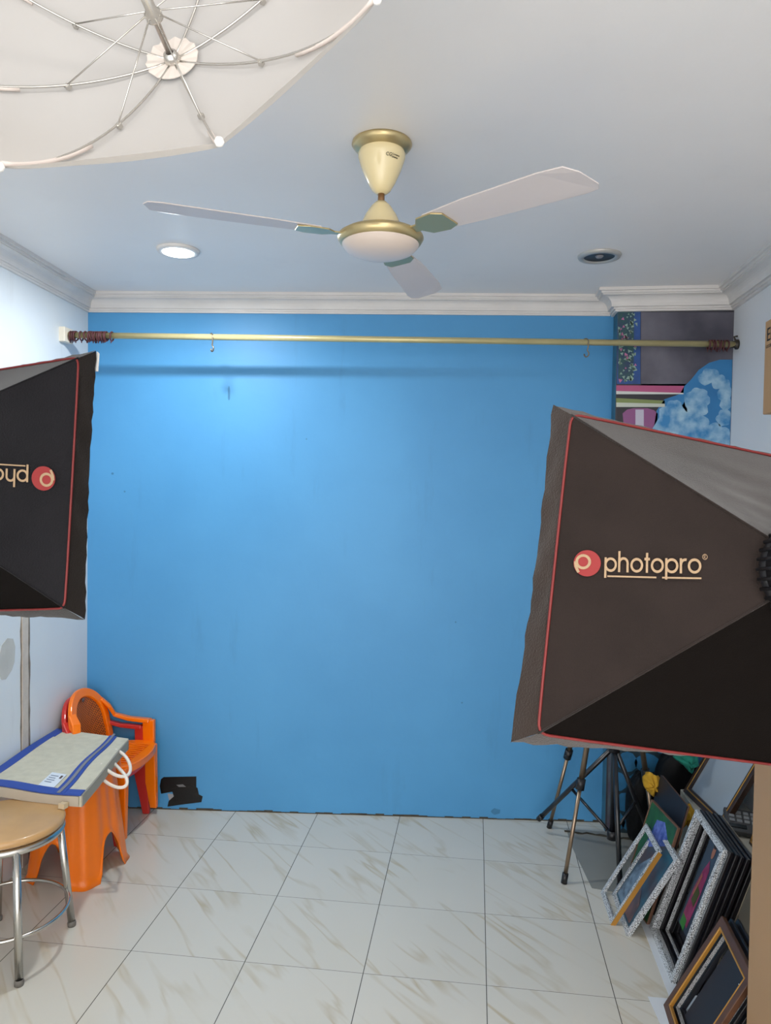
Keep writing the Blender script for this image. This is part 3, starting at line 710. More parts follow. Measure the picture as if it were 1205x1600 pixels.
orgc = armchair('plastic_armchair', 'orange plastic armchair with cane-pattern back on top of the red one', m_orange, m_cane, (-1.545, 3.16, .032), radians(1))
mb = MB(); mb.lathe([(0, 0), (.011, 0), (.011, .002), (0, .002)], (-.245-.16*.275+.013, 0, .632), M=Matrix.Rotation(radians(96), 3, 'Y'), n=20)
mb.build('badge', mat('badge_grey', '5a5a5c', .4), orgc)

# ------------------------------------------------------------------ orange plastic stool
def pstool(loc, rz):
    t = thing('plastic_stool', 'tall orange plastic stool with arched openings under the jute bag', 'stool', loc, rz)
    Hs = .44
    def section(h, z):    # rounded square outline, h half size
        pts = []; n = 48
        for i in range(n):
            a = 2*pi*i/n; c, s = cos(a), sin(a); p = 3.6; r = h/((abs(c)**p+abs(s)**p)**(1/p)); r *= 1+.012*cos(16*a)
            pts.append((r*c, r*s, z))
        return pts
    NZ = 22; n = 96; vs = []; fs = []
    def rad(a, h): c, s = cos(a), sin(a); p = 4.2; return h/((abs(c)**p+abs(s)**p)**(1/p))*(1+.016*cos(16*a))
    mb = MB()
    for k in range(NZ+1):
        q = k/NZ
        for i in range(n):
            a = 2*pi*i/n; off = ((a+pi/4) % (pi/2))-pi/4      # angle from face centre
            az = .17*math.sqrt(max(0, 1-(off/.40)**2)) if abs(off) < .40 else 0
            z = az+(Hs-az)*q; h = .158-.045*(z/Hs); h += .008*max(0, 1-(z-az)/.02) if z < az+.02 else 0
            r = rad(a, h); vs.append((r*cos(a), r*sin(a), z))
    fs = [(k*n+i, k*n+(i+1) % n, (k+1)*n+(i+1) % n, (k+1)*n+i) for k in range(NZ) for i in range(n)]
    mb.add(vs, fs, True); mb.build('body', m_orange, t, thick=.004)
    mb = MB(); mb.prism([(rad(2*pi*i/n, .118)*cos(2*pi*i/n), rad(2*pi*i/n, .118)*sin(2*pi*i/n), Hs-.006) for i in range(n)], (0, 0, .008)); mb.build('top', m_orange, t, bevel=.003)
    return t
pstool((-1.605, 2.80, 0), radians(-8))

# ------------------------------------------------------------------ round steel stool with wooden seat
st = thing('round_stool', 'round wooden seat stool on shiny steel tube legs at the left edge', 'stool', (-1.55, 2.26, 0))
MB().lathe([(0, .452), (.17, .452), (.178, .447), (.18, .438), (.176, .428), (.16, .424), (0, .424)], n=64).build('seat', m_wood, st)
mb = MB(); mb.tube([(.168*cos(a), .168*sin(a), .41) for a in [2*pi*i/48 for i in range(48)]], .0125, n=10, closed=True); mb.build('seat_ring', m_steel, st)
for k, a in enumerate((-47, 50, 133, 230)):
    a = radians(a); mb = MB(); mb.tube([(.168*cos(a), .168*sin(a), .41), (.212*cos(a), .212*sin(a), .01)], .0125, n=14); lg = mb.build('leg', m_steel, st)
    mb = MB(); mb.lathe([(0, 0), (.014, 0), (.015, .012), (.0125, .02)], (.212*cos(a), .212*sin(a), 0), n=14); mb.build('foot_cap', mat('foot_grey', '6c6862', .5), lg)
mb = MB(); mb.tube([(.19*cos(a), .19*sin(a), .14) for a in [2*pi*i/48 for i in range(48)]], .0065, n=8, closed=True); mb.build('foot_ring', m_steel, st)

# ------------------------------------------------------------------ jute shopping bag lying on the stools
m_jute = mat('jute', 'cfc9b4', .9, bump=.6, bscale=350, var=.1, vscale=30)
m_bblue = mat('bag_blue', '2b4a9c', .7, bump=.3, bscale=200)
m_blin = mat('bag_lining', '9d978a', .8)
zb = .492
bl_, br_, fr_, fl2 = at(75, 1138, 2, zb), at(201, 1154, 2, zb), at(127, 1243, 2, zb), at(-60, 1222, 2, zb)
for p in (bl_, fl2): p.x = max(p.x, LW(p.y)+.012)
bl_ = V((LW(bl_.y)+.012, bl_.y, zb))
bag = thing('shopping_bag', 'flat jute shopping bag with blue trim and white rope handles lying on the stool', 'bag', (bl_+fr_)/2-V((0, 0, .06)))
W_ = WP(bag)
def bq(u_, v_, dz=0):   # u: back-left->right (to mouth), v: back->front
    P = (bl_*(1-u_)+br_*u_)*(1-v_)+(fl2*(1-u_)+fr_*u_)*v_; return P+V((0, 0, dz+.004*sin(7*u_+3*v_)*sin(5*v_)))
def bagpatch(u0, u1, v0, v1, dz, th, name, m, wav=0, par=None, NU=20, NV=20):
    vs = []; 
    for lay in (0, 1):
        for i in range(NU+1):
            for j in range(NV+1):
                v_ = v0+(v1-v0)*j/NV; u_ = u0+(u1-u0)*i/NU+wav*sin(v_*9)*(1 if True else 0)
                vs.append(bq(u_, v_, dz-(th if lay else 0)))
    K = (NU+1)*(NV+1); mb = MB()
    fs = [(a*(NV+1)+b, (a+1)*(NV+1)+b, (a+1)*(NV+1)+b+1, a*(NV+1)+b+1) for a in range(NU) for b in range(NV)]
    fs += [tuple(K+q for q in f[::-1]) for f in fs[:]]
    for a in range(NU):
        for b in (0, NV): p, q = a*(NV+1)+b, (a+1)*(NV+1)+b; fs.append((p, q, K+q, K+p))
    for b in range(NV):
        for a in (0, NU): p, q = a*(NV+1)+b, a*(NV+1)+b+1; fs.append((p, q, K+q, K+p))
    mb.add(vs, fs); return W_(mb, name, m, par)
bagpatch(0, 1, 0, 1, 0, .043, 'body', m_jute)
bagpatch(-.0, .12, -.0, .16, .0022, .004, 'corner_trim', m_bblue)
bagpatch(-.0, .10, -.0, 1.01, .002, .003, 'blue_trim', m_bblue)
bagpatch(.0, 1.0, .93, 1.01, .002, .004, 'blue_trim', m_bblue, wav=.0)
bagpatch(.74, .84, -.0, 1.0, .003, .003, 'blue_stripe', m_bblue, wav=.008)
bagpatch(.775, .805, -.03, 1.0, .0055, .003, 'zip', mat('zip_grey', '7f8086', .5), wav=.008)
bagpatch(0, .98, 1.0, 1.012, -.004, .036, 'side_gusset', mat('gusset', 'b8ad9c', .8))
bagpatch(1.0, 1.012, 0.02, 1, -.002, .040, 'mouth_lining', m_blin)
tg = bagpatch(.56, .71, .74, .93, .0035, .001, 'paper_label', mat('label_paper', 'd7dee6', .6))
for r_ in range(4):
    bagpatch(.58, .655-.01*(r_ % 2), .78+r_*.03, .79+r_*.03, .0048, .0008, 'label_print', mat('label_ink', '8b94a4', .6), par=tg, NU=4, NV=2)
bagpatch(.675, .695, .77, .81, .0048, .0008, 'label_print', mat('label_ink2', '5a4a44', .6), par=tg, NU=4, NV=2)
m_rope = mat('rope_white', 'e6ddd2', .8, bump=.4, bscale=250)
def bez(P, n=24):
    out = []
    for i in range(n+1):
        t = i/n; a = [V(p) for p in P]
        while len(a) > 1: a = [a[j]*(1-t)+a[j+1]*t for j in range(len(a)-1)]
        out.append(a[0])
    return out
h1 = at(180, 1172, 2, zb-.005); h2 = at(157, 1197, 2, zb-.005)
y_ = h2.y
for pts in ([at(180, 1172, 2, zb), at(200, 1175, 1, h1.y), at(214, 1205, 1, h1.y-.05), at(209, 1222, 1, y_), at(185, 1222, 1, y_), at(157, 1194, 2, zb)],
            [at(176, 1190, 2, zb-.03), at(188, 1205, 1, y_+.05), at(207, 1213, 1, y_), at(212, 1240, 1, y_), at(180, 1240, 1, y_), at(155, 1212, 2, zb-.035)]):
    mb = MB(); mb.tube(bez(pts), .0065, n=8); W_(mb, 'rope_handle', m_rope)
# wooden dowel poking out from under the bag
a_ = at(130, 1243, 2, .455); b_ = at(98, 1262, 2, .455); b_.z = .462
dw = thing('wooden_stick', 'short pale wooden stick poking out from under the jute bag', 'stick', (a_+b_)/2); W_ = WP(dw)
mb = MB(); mb.tube([a_, b_], .009, sec=[(-1, -.7), (1, -.7), (1, .7), (-1, .7)]); W_(mb, 'shaft', mat('stick_wood', 'b39c7a', .5))
mb = MB(); mb.tube([b_+(a_-b_)*.12, b_-(a_-b_)*.08], .012, sec=[(-1, -.75), (1, -.75), (1, .75), (-1, .75)]); W_(mb, 'end_cap', mat('stick_cap', 'c9b594', .5))

# ------------------------------------------------------------------ black tape patch on the blue wall
def bw(x, y, off=0):
    n = V((-.0905, 1, 0)); d = ray(x, y); tt = (3.5135-off-n.dot(CAM))/n.dot(d); return CAM+d*tt
tp = thing('tape_patch', 'torn black tape patch stuck low on the blue wall beside the chairs', 'tape', bw(283, 1235)); W_ = WP(tp)
nb = V((.0905, -1, 0)).normalized()
def tpatch(pts, off, name, m): mb = MB(); mb.prism([bw(x, y)+nb*off for x, y in pts], nb*.001); W_(mb, name, m)
tpatch([(262, 1240), (275, 1241), (272, 1255), (266, 1256)], .0003, 'torn_paper', mat('torn_paper', '9c9da0', .8))
m_tape = mat('black_tape', '08080a', .35, bump=.4, bscale=30)
tpatch([(252, 1217), (256, 1214), (307, 1213), (307, 1230), (252, 1240), (250, 1228)], .001, 'tape_strip', m_tape)
tpatch([(268, 1232), (300, 1226), (309, 1231), (311, 1241), (317, 1244), (315, 1253), (290, 1256), (262, 1260), (264, 1251), (272, 1244)], .002, 'tape_strip', m_tape)
tpatch([(276, 1226), (286, 1225), (291, 1229), (280, 1229)], .0032, 'tape_tear', mat('tape_tear', '6f7072', .7))

# small scuffs on the blue paint
mb = MB(); random.seed(31)
for x, y, a, b in ((775, 1268, 8, 5), (358, 615, 2, 12), (176, 740, 2, 2), (479, 686, 1.2, 1.2), (712, 972, 1.5, 1.5), (722, 1098, 1.5, 1.5), (195, 768, 1.5, 1.5), (1, 1, 0, 0)):
    if a: q = [bw(x+a*cos(t)*random.uniform(.8, 1.1), y+b*sin(t)*random.uniform(.8, 1.1)) for t in [k*pi/5 for k in range(10)]]; mb.prism(q, nb*.0006)
mb.build('trim_9', mat('wall_scuff', '3a7ba6', .6, var=.15, vscale=30), kind='structure')
# ------------------------------------------------------------------ camera tripod (steel legs) and black light stand by the column
ap = V((.59, 3.14, 1.28))
t = thing('camera_tripod', 'tall tripod with brushed steel legs and black clips in front of the column', 'tripod', (.56, 3.2, 0)); W_ = WP(t)
m_leg = mat('tripod_steel', '9a8672', .3, .85)
mb = MB(); mb.lathe([(0, 1.22), (.03, 1.22), (.035, 1.26), (.03, 1.3), (.014, 1.31), (.014, 1.4), (.03, 1.41), (.03, 1.43), (0, 1.43)], (ap.x, ap.y, 0), n=20); W_(mb, 'head', m_blackp)
for (fx, fy, tx, ty), cz in (((882, 1376, 903, 1172), 1205), ((859, 1290, 876, 1172), 1150), ((1010, 1290, 997, 1180), 1193)):
    F = at(fx, fy, 2, .012) if fy != 1290 or fx != 1010 else V((.80, 3.20, .012))
    d = (ap-F); e = F+d*.97
    mid = F+d*.30
    mb = MB(); mb.tube([F, mid], .0085, n=12); mb.tube([mid, e], .0115, n=12); lg = W_(mb, 'leg', m_leg)
    dd = d.normalized(); mb = MB(); mb.tube([mid-dd*.022, mid+dd*.022], .018, n=12); W_(mb, 'leg_clip', m_blackp, lg)
    mb = MB(); mb.tube([F-dd*.010, F+dd*.03], .0125, n=12); W_(mb, 'rubber_foot', m_blackp, lg)
# black stand
PX = at(957, 1300, 1, 3.12)
t = thing('light_stand', 'black folding light stand with spread legs behind the steel tripod', 'light stand', (PX.x, 3.12, 0)); W_ = WP(t)
mb = MB(); mb.tube([(PX.x, 3.12, .13), (PX.x, 3.12, 1.3)], .0125, n=14); W_(mb, 'pole', m_blackm)
zc_ = at(948, 1172, 1, 3.15).z+.03; top_c = V((PX.x, 3.12, zc_)); low_c = V((PX.x, 3.12, .15))
for c, h_ in ((top_c, .05), (low_c, .035)):
    mb = MB(); mb.lathe([(.0125, -h_/2), (.022, -h_/2), (.022, h_/2), (.0125, h_/2)], c, n=16); W_(mb, 'collar', m_blackp)
for F in (at(842, 1280, 1, 3.40), V((PX.x-.0, 2.93, .01)), V((PX.x+.2, 3.25, .06))):
    F.z = max(F.z, .012); mb = MB(); mb.tube([top_c, F], .0105, n=10); lg = W_(mb, 'leg', m_blackm)
    q = top_c*.45+F*.55
    if F.y > 3: mb = MB(); mb.tube([q, low_c], .0065, n=8); W_(mb, 'brace', m_blackm)
    dd = (top_c-F).normalized(); mb = MB(); mb.tube([F-dd*.0, F+dd*.03], .013, n=10); W_(mb, 'rubber_foot', m_blackp, lg)

# ------------------------------------------------------------------ picture frames leaning along the right wall
def speckle(name, c1, c2, scale):
    m = bpy.data.materials.new(name); m.use_nodes = True; nt = m.node_tree; b = nt.nodes['Principled BSDF']
    tc = nt.nodes.new('ShaderNodeTexCoord'); v = nt.nodes.new('ShaderNodeTexVoronoi'); v.feature = 'DISTANCE_TO_EDGE'; v.inputs['Scale'].default_value = scale
    nt.links.new(tc.outputs['Object'], v.inputs['Vector']); r = nt.nodes.new('ShaderNodeValToRGB'); r.color_ramp.elements[0].position = .05; r.color_ramp.elements[1].position = .10
    r.color_ramp.elements[0].color = lin(c2); r.color_ramp.elements[1].color = lin(c1); nt.links.new(v.outputs['Distance'], r.inputs['Fac']); nt.links.new(r.outputs[0], b.inputs['Base Color']); b.inputs['Roughness'].default_value = .4
    return m
m_patt = speckle('white_patterned_moulding', 'd6dadd', '33363a', 150)
m_silver = speckle('silver_bead', 'c2c4c6', '3c3c3c', 240)
m_bfr = mat('black_moulding', '121115', .35)
m_bbrd = mat('black_backboard', '1b1d26', .5)
m_brn = mat('brown_moulding', '5b3a26', .4, var=.3, vscale=25)
m_goldf = mat('gold_slip', 'c08a3c', .35, .4)
m_brnbk = mat('brown_edge', '6a4b3a', .6)
m_glass = mat('frame_glass', 'aab4bd', .12, spec=.8)
class Fr:
    """a frame standing on bottom edge P (far) -> Q (near), leaning by 'up'"""
    def __init__(s, label, P, Q, up, hgt, name='picture_frame', cat='picture frame'):
        s.P, s.Q = V(P), V(Q); s.e = (s.Q-s.P).normalized(); s.w = (s.Q-s.P).length; s.up = (V(up)-s.e*V(up).dot(s.e)).normalized(); s.h = hgt
        s.n = s.up.cross(s.e).normalized()
        if s.n.x > 0: s.n = -s.n        # faces the room (-x)
        s.t = thing(name, label, cat, s.P); s.W = WP(s.t)
    def pt(s, a, b, d=0): return s.P+s.e*a+s.up*b+s.n*d      # d>0 toward the viewer
    def moulding(s, wd, th, m, name='moulding', inset=0, d0=0, par=None, bevel=.002):
        a0, a1, b0, b1 = inset, s.w-inset, inset, s.h-inset
        O = [(a0, b0), (a1, b0), (a1, b1), (a0, b1)]; I = [(a0+wd, b0+wd), (a1-wd, b0+wd), (a1-wd, b1-wd), (a0+wd, b1-wd)]
        vs = [s.pt(a, b, d0) for a, b in O]+[s.pt(a, b, d0) for a, b in I]+[s.pt(a, b, d0-th) for a, b in O]+[s.pt(a, b, d0-th) for a, b in I]
        fs = []
        for i in range(4):
            j = (i+1) % 4; fs += [(i, j, 4+j, 4+i), (8+i, 12+i, 12+j, 8+j), (i, 8+i, 8+j, j), (4+i, 4+j, 12+j, 12+i)]
        mb = MB(); mb.add(vs, fs); return s.W(mb, name, m, par, bevel=bevel)
    def board(s, m, inset, d, th=.003, name='backboard', rng=None):
        a0, a1, b0, b1 = rng or (inset, s.w-inset, inset, s.h-inset)
        mb = MB(); mb.hexa([s.pt(a0, b0, d), s.pt(a1, b0, d), s.pt(a1, b1, d), s.pt(a0, b1, d)], [s.pt(a0, b0, d-th), s.pt(a1, b0, d-th), s.pt(a1, b1, d-th), s.pt(a0, b1, d-th)])
        return s.W(mb, name, m)
    def poly(s, pts, d, m, name, par):
        mb = MB(); mb.prism([s.pt(a*s.w, b*s.h, d) for a, b in pts], s.n*.0005); return s.W(mb, name, m, par)
def ell(cx, cy, rx, ry, n=16): return [(cx+rx*cos(2*pi*i/n), cy+ry*sin(2*pi*i/n)) for i in range(n)]
upA = V((.17, 0, .295)); 
m_skin = mat('print_skin', '9a6650', .5); m_hair = mat('print_hair', '1c1412', .5)
# A front: open patterned frame with golden outer edge
A1 = Fr('small open white-patterned frame with gold near edge, foremost by the tripod', (.517, 2.935, .0), (.520, 2.72, 0), upA, .335)
f_ = A1.moulding(.020, .010, m_patt)
mb = MB(); mb.hexa([A1.pt(A1.w, 0, .001), A1.pt(A1.w+.006, 0, .001), A1.pt(A1.w+.006, A1.h-.01, .001), A1.pt(A1.w, A1.h-.01, .001)], [A1.pt(A1.w, 0, -.014), A1.pt(A1.w+.006, 0, -.014), A1.pt(A1.w+.006, A1.h-.01, -.014), A1.pt(A1.w, A1.h-.01, -.014)]); A1.W(mb, 'gold_edge', m_goldf)
A2 = Fr('white-patterned frame with a teal and blue photo, second by the tripod', (.560, 2.93, .0), (.562, 2.655, 0), upA, .34)
A2.moulding(.020, .016, m_patt)
pb = A2.board(mat('photo_teal', '2c5a6e', .35, col2='4a3a3c', vscale=9), .018, -.006, name='photo_print')
A2.poly([(.1, .08), (.45, .08), (.5, .55), (.35, .7), (.15, .5)], -.0055, mat('print_grey', '7890a4', .4, col2='4a5a6c', vscale=30), 'printed_figure', pb)
A2.poly(ell(.42, .72, .07, .06), -.0053, m_skin, 'printed_face', pb)
A2.poly([(.5, .08), (.85, .08), (.8, .3), (.6, .42)], -.0053, mat('print_rose', '7c5850', .4, col2='51484c', vscale=20), 'printed_figure', pb)
# D: photo in a brown frame behind
upD = V((.16, 0, .33))
D1 = Fr('brown-edged photo with green grass and blue dress, behind the small patterned frames', (.612, 2.98, 0), (.650, 2.735, 0), V((.108, 0, .362)), .378)
D1.moulding(.006, .012, m_brnbk)
pb = D1.board(mat('photo_green', '2c6a3c', .35, col2='16301f', vscale=10), .006, -.003, name='photo_print')
D1.poly([(.25, .6), (.8, .55), (.85, .8), (.6, .93), (.35, .88)], -.0026, mat('print_blue', '24408c', .4, col2='6a7cc4', vscale=45), 'printed_dress', pb)
D1.poly([(.55, .45), (.97, .3), (.97, .66), (.8, .72)], -.0024, mat('print_tan', '8a6450', .4, col2='5b4a9a', vscale=25), 'printed_figure', pb)
D1.poly(ell(.2, .72, .06, .04), -.0024, m_hair, 'printed_hair', pb)
# E: dark board leaning behind D
E1 = Fr('dark backing board leaning behind the photo with the blue dress', (.67, 3.10, 0), (.692, 2.80, 0), V((.11, 0, .42)), .435, name='backing_board', cat='board')
E1.board(m_bbrd, 0, 0, .004, name='board'); E1.moulding(.004, .007, m_brnbk, 'edge', d0=-.0045)
# B stack
upB = V((.150, 0, .455))
B = []
def Bfr(i, label, x, P_, Q_, h): f = Fr(label, P_, Q_, upB, h); B.append(f); return f
f = Bfr(0, 'large open white-patterned frame leading the tall leaning stack', 0, (.655, 2.715, 0), (.655, 2.412, 0), .478); f.moulding(.021, .014, m_patt)
f = Bfr(1, 'black frame with thin silver bead right behind the large patterned frame', 0, (.670, 2.712, 0), (.670, 2.395, 0), .478); f.moulding(.014, .011, m_bfr); f.moulding(.003, .012, m_silver, 'bead', .014)
f = Bfr(2, 'plain black frame third in the tall leaning stack', 0, (.684, 2.708, 0), (.684, 2.385, 0), .476); f.moulding(.018, .011, m_bfr)
f = Bfr(3, 'black frame with silver inner edge fourth in the tall leaning stack', 0, (.697, 2.704, 0), (.697, 2.375, 0), .474); f.moulding(.020, .011, m_bfr); f.moulding(.004, .012, m_silver, 'bead', .020)
f = Bfr(4, 'black frame holding the photo of a woman in a magenta sari', 0, (.711, 2.70, 0), (.711, 2.365, 0), .474); f.moulding(.02, .012, m_bfr)
pb = f.board(mat('photo_slate', '26384c', .35, col2='2e465c', vscale=5), .018, -.006, name='photo_print', rng=(f.w*.12, f.w-.02, f.h*.16, f.h-.02))
m_mag = mat('print_magenta', '7c2450', .4, col2='9a3a6a', vscale=30)
f.poly([(0.170, .22), (0.352, .2), (0.372, .4), (0.365, .66), (0.300, .72), (0.235, .62), (0.183, .45)], -.0055, m_mag, 'printed_sari', pb)
f.poly(ell(0.313, .79, .036, .052), -.0053, m_skin, 'printed_face', pb); f.poly(ell(0.306, .845, .04, .032), -.005, m_hair, 'printed_hair', pb)
f.poly([(0.170, .17), (0.300, .16), (0.300, .24), (0.177, .25)], -.0053, mat('print_green', '2e7a34', .4), 'printed_hem', pb)
f.poly([(0.222, .38), (0.333, .36), (0.352, .48), (0.261, .5)], -.0050, mat('print_leaf', '3d4a24', .4), 'printed_flowers', pb)
f.poly([(0.209, .42), (0.235, .42), (0.274, .58), (0.248, .6)], -.0048, m_skin, 'printed_arm', pb)
f = Bfr(5, 'black frame with pale back edge, last of the tall leaning stack', 0, (.728, 2.69, 0), (.728, 2.36, 0), .472); f.moulding(.03, .014, m_bfr); f.board(m_bbrd, .02, -.008); f.moulding(.002, .003, mat('pale_edge', '8d8270', .6), 'edge', d0=-.0142)
# C stack, nearest
upC = V((.165, 0, .305))
f = Fr('brown frame with golden slip and black board, nearest of all the leaning frames', (.602, 2.305, 0), (.590, 2.02, 0), upC, .345); f.moulding(.024, .016, m_brn); f.moulding(.006, .012, m_goldf, 'gold_slip', .024)
f.board(m_bbrd, .03, -.030, rng=(.07, f.w-.02, .045, f.h-.05))
mb = MB()
for a, b in ((.21, .275), (.235, .25)): mb.lathe([(0, 0), (.003, 0), (.003, .002), (0, .003)], f.pt(a, b, -.028), n=10)
f.W(mb, 'clip', m_steel)
for i, (dx, lab) in enumerate(((.026, 'black frame second in the short nearest stack'), (.046, 'dark blue-black frame last in the short nearest stack'))):
    g = Fr(lab, (.602+dx, 2.30, 0), (.590+dx, 2.015, 0), upC, .342); g.moulding(.016, .010, m_bfr)
    g.moulding(.002, .011, m_silver if i == 0 else m_bbrd, 'bead', .016)
# ledge, big brown frames with glass, desk phone
mb = MB(); mb.box(((.905+XR)/2, 2.92, .15), (XR-.905-.002, .72, .30)); lg = mb.build('low_ledge', mat('ledge_marble', 'b9b4a6', .3, var=.08, vscale=5), bevel=.004); tag(lg, 'low pale ledge along the right wall under the brown mirror frames', 'ledge')
def bigframe(label, p_far, p_near, up, h, wd, m, mgl):
    f = Fr(label, p_far, p_near, up, h); f.moulding(wd, .022, m); f.moulding(.006, .018, m_goldf, 'gilt_slip', wd*.55, .002)
    f.board(mgl, wd*.8, -.010, name='glass'); return f
m_brd = mat('dark_brown_gilt', '3f2818', .35, var=.4, vscale=40, coat=.3)
pf = at(1067, 1236, 2, .302); pn = at(1126, 1294, 2, .302)
bigframe('large brown gilt frame with pale glass leaning behind the tall stack', pf, pn, V((.17, 0, .30)), .33, .032, m_brd, m_glass)
m_glass2 = mat('frame_glass_pale', 'b8bec4', .15, spec=.8)
bigframe('second large dark frame with pale glass, nearest the tan carton', V((1.02, 2.80, .302)), V((1.02, 2.57, .302)), V((.08, 0, .30)), .32, .018, m_brd, m_glass2)
# desk device
dv = at(1162, 1286, 2, .335); 
t = thing('desk_phone', 'grey keypad device lying in front of the brown mirror frame', 'phone', V((dv.x, dv.y, dv.z))); Mz = Matrix.Rotation(radians(20), 3, 'X') @ Matrix.Rotation(radians(-10), 3, 'Z')
mb = MB(); mb.box((0, 0, 0), (.13, .12, .022), Mz); mb.build('body', mat('phone_grey', '4b4c4e', .4), t, bevel=.005)
mb = MB(); mb.box(Mz @ V((-.025, -.035, .0125)), (.06, .018, .004), Mz); mb.build('display', mat('phone_display', '24282a', .2), t)
for r_ in range(3):
    for c_ in range(4):
        mb = MB(); mb.box(Mz @ V((-.042+c_*.026, -.008+r_*.022, .013)), (.018, .014, .006), Mz); mb.build('key', mat('phone_key', '8d8f90', .4), t, bevel=.001)
# ------------------------------------------------------------------ bags and cloths in the corner
def lump(name, c, rx, ry, rz_, m, seed, label, cat, rough=.10, flat_bottom=True, folds=0):
    random.seed(seed); ph_ = [random.uniform(0, 6) for _ in range(6)]
    mb = MB(); n, k = 40, 26; vs = []
    for i in range(k+1):
        th = pi*i/k
        for j in range(n):
            a = 2*pi*j/n
            r = 1+rough*(sin(3*a+ph_[0]+2*th)*.5+sin(5*th+ph_[1]+a)*.4+.35*sin(9*a+ph_[2]+5*th))+folds*sin(14*a+6*th+ph_[3])*.5
            sz = cos(th); sxy = sin(th)**.75 if sin(th) > 0 else 0
            vs.append(V((c[0]+rx*r*sxy*cos(a), c[1]+ry*r*sxy*sin(a), c[2]+rz_*r*(abs(sz)**.8)*(1 if sz > 0 else -1))))
    vs = [V((v.x, v.y, max(v.z, .002))) for v in vs]
    vs = [V((min(v.x, XR-.004), min(v.y, CY-.006), v.z)) for v in vs]
    mb.add(vs, [(i*n+j, i*n+(j+1) % n, (i+1)*n+(j+1) % n, (i+1)*n+j) for i in range(k) for j in range(n)], True)
    o = mb.build(name, m, origin=c); tag(o, label, cat); return o
m_bagk = mat('black_nylon', '08080a', .6, bump=.4, bscale=60, spec=.2)
c = at(1000, 1282, 1, 3.38)
bb = lump('black_bag', (c.x, 3.385, .16), .062, .07, .16, m_bagk, 1, 'soft rounded black bag standing on the floor behind the photo with the blue dress', 'bag', .05)
c = at(1045, 1225, 1, 3.38)
bp_ = lump('backpack', (c.x+.035, 3.385, .22), .10, .075, .22, m_bagk, 2, 'slumped black backpack against the painted column under the softbox', 'backpack', .06)
def cloth(name, pxs, y, dy, m, label, seed, par=None):
    # draped cloth: a rumpled thick sheet following the outline
    random.seed(seed); ph_ = [random.uniform(0, 6) for _ in range(4)]
    q = [at(x, yy, 1, y) for x, yy in pxs]; cx = sum((p.x for p in q))/len(q); cz = sum((p.z for p in q))/len(q); C_ = V((cx, y, cz)); vs = [C_-V((0, .03, 0))]; n = len(q); K = 7
    ring = []
    for i in range(n*4):
        a = i/4; i0 = int(a) % n; t_ = a-int(a); ring.append(q[i0]*(1-t_)+q[(i0+1) % n]*t_)
    N = len(ring)
    for k in range(1, K+1):
        s = k/K
        for i, p in enumerate(ring):
            P = C_*(1-s)+p*s; d = -.03*(1-s*s)+.010*sin(i*.9+ph_[0]+4*s)+.006*sin(i*2.1+ph_[1]); vs.append(V((P.x, y+d+dy*(P.z-cz), max(P.z, .004))))
    fs = [(0, 1+i, 1+(i+1) % N) for i in range(N)]+[(1+k*N+i, 1+k*N+(i+1) % N, 1+(k+1)*N+(i+1) % N, 1+(k+1)*N+i) for k in range(K-1) for i in range(N)]
    mb = MB(); mb.add(vs, fs, True); o = mb.build(name, m, thick=.008, origin=C_); tag(o, label, 'cloth'); return o
m_yel = mat('yellow_cloth', 'c79a28', .85, bump=.3, bscale=90)
cloth('yellow_cloth', [(1005, 1212), (1016, 1207), (1028, 1213), (1036, 1224), (1032, 1240), (1022, 1243), (1012, 1236), (1006, 1226)], 3.13, .1, m_yel, 'crumpled yellow cloth hanging between the tripod and the dark backing board', 3)
cloth('yellow_cloth', [(1070, 1262), (1080, 1258), (1086, 1272), (1078, 1290), (1070, 1284), (1064, 1290)], 3.02, .1, m_yel, 'scrap of yellow cloth behind the top of the tall frame stack', 4)
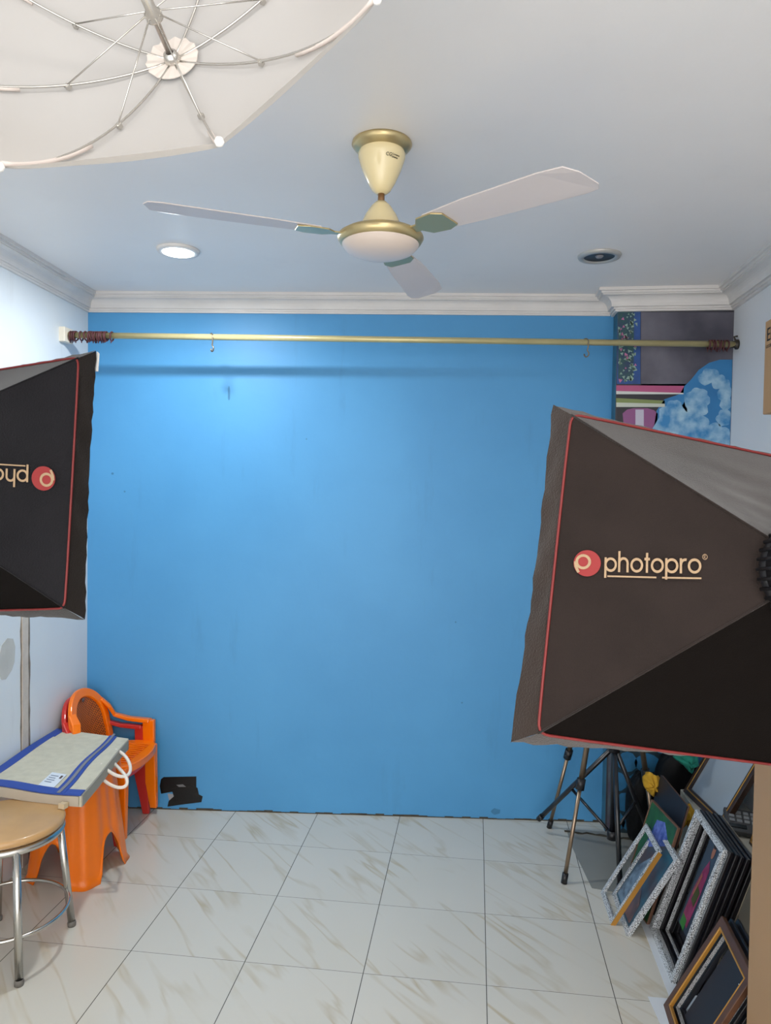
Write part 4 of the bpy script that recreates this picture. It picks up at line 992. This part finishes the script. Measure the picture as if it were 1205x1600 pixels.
cloth('green_cloth', [(1052, 1183), (1070, 1178), (1090, 1182), (1090, 1194), (1080, 1208), (1070, 1196)], 3.16, .1, mat('green_cloth', '147a68', .85), 'teal green cloth on the black backpack just under the softbox', 5)

# ------------------------------------------------------------------ white boards on the floor, cartons
m_wb = mat('white_board', 'd4d9de', .4)
mb = MB(); mb.prism([(.633, 2.80, 0.0), (.633, 2.27, 0), (.80, 2.27, 0), (.80, 2.80, 0)], (0, 0, .002)); tag(mb.build('white_board', m_wb), 'thin white board on the floor under the tall frame stack', 'board')
mb = MB(); mb.prism([(.565, 2.335, 0.002), (.600, 1.9, 0.002), (.85, 1.9, .002), (.85, 2.335, .002)], (0, 0, .002)); tag(mb.build('white_board', m_wb), 'thin white board on the floor under the nearest brown frame', 'board')
m_card = mat('cardboard', 'b08a62', .7, var=.05, vscale=8); m_tan = mat('carton_tan', 'a98662', .55, var=.06, vscale=3)
p0 = at(1179, 1205, 1, 1.98); p1 = at(1166, 1590, 1, 1.98)
xl = (p0.x+p1.x)/2
mb = MB(); mb.box((xl+.2, 1.98-.25, .50), (.40, .50, 1.0)); cb = mb.build('carton', m_tan, bevel=.003); tag(cb, 'tall plain tan carton standing on the floor at the right edge', 'carton')
YF = 2.55; p = at(1196, 503, 1, YF); p2 = at(1195, 648, 1, YF); hh = p.z-p2.z
t = thing('carton', 'brown cardboard carton with black lettering high up against the right wall', 'carton', ((p.x+XR)/2, YF-.2, p2.z)); W_ = WP(t)
mb = MB(); mb.box(((p.x+XR)/2, YF-.2, p2.z+hh/2), (XR-p.x-.001, .40, hh)); W_(mb, 'box', m_card, bevel=.003)
Rt = Matrix(((0, 0, -1), (-1, 0, 0), (0, 1, 0))).to_4x4()
text_mesh('EPSON', .062, m_ink, 'lettering', t, Matrix.Translation(V((p.x-.0006, YF-.016, p.z-.068))-V(t.location)) @ Rt)
text_mesh('EXCEED YOUR VISION', .014, mat('brown_ink', '5c4632', .6), 'lettering', t, Matrix.Translation(V((p.x-.0006, YF-.016, p.z-.09))-V(t.location)) @ Rt)
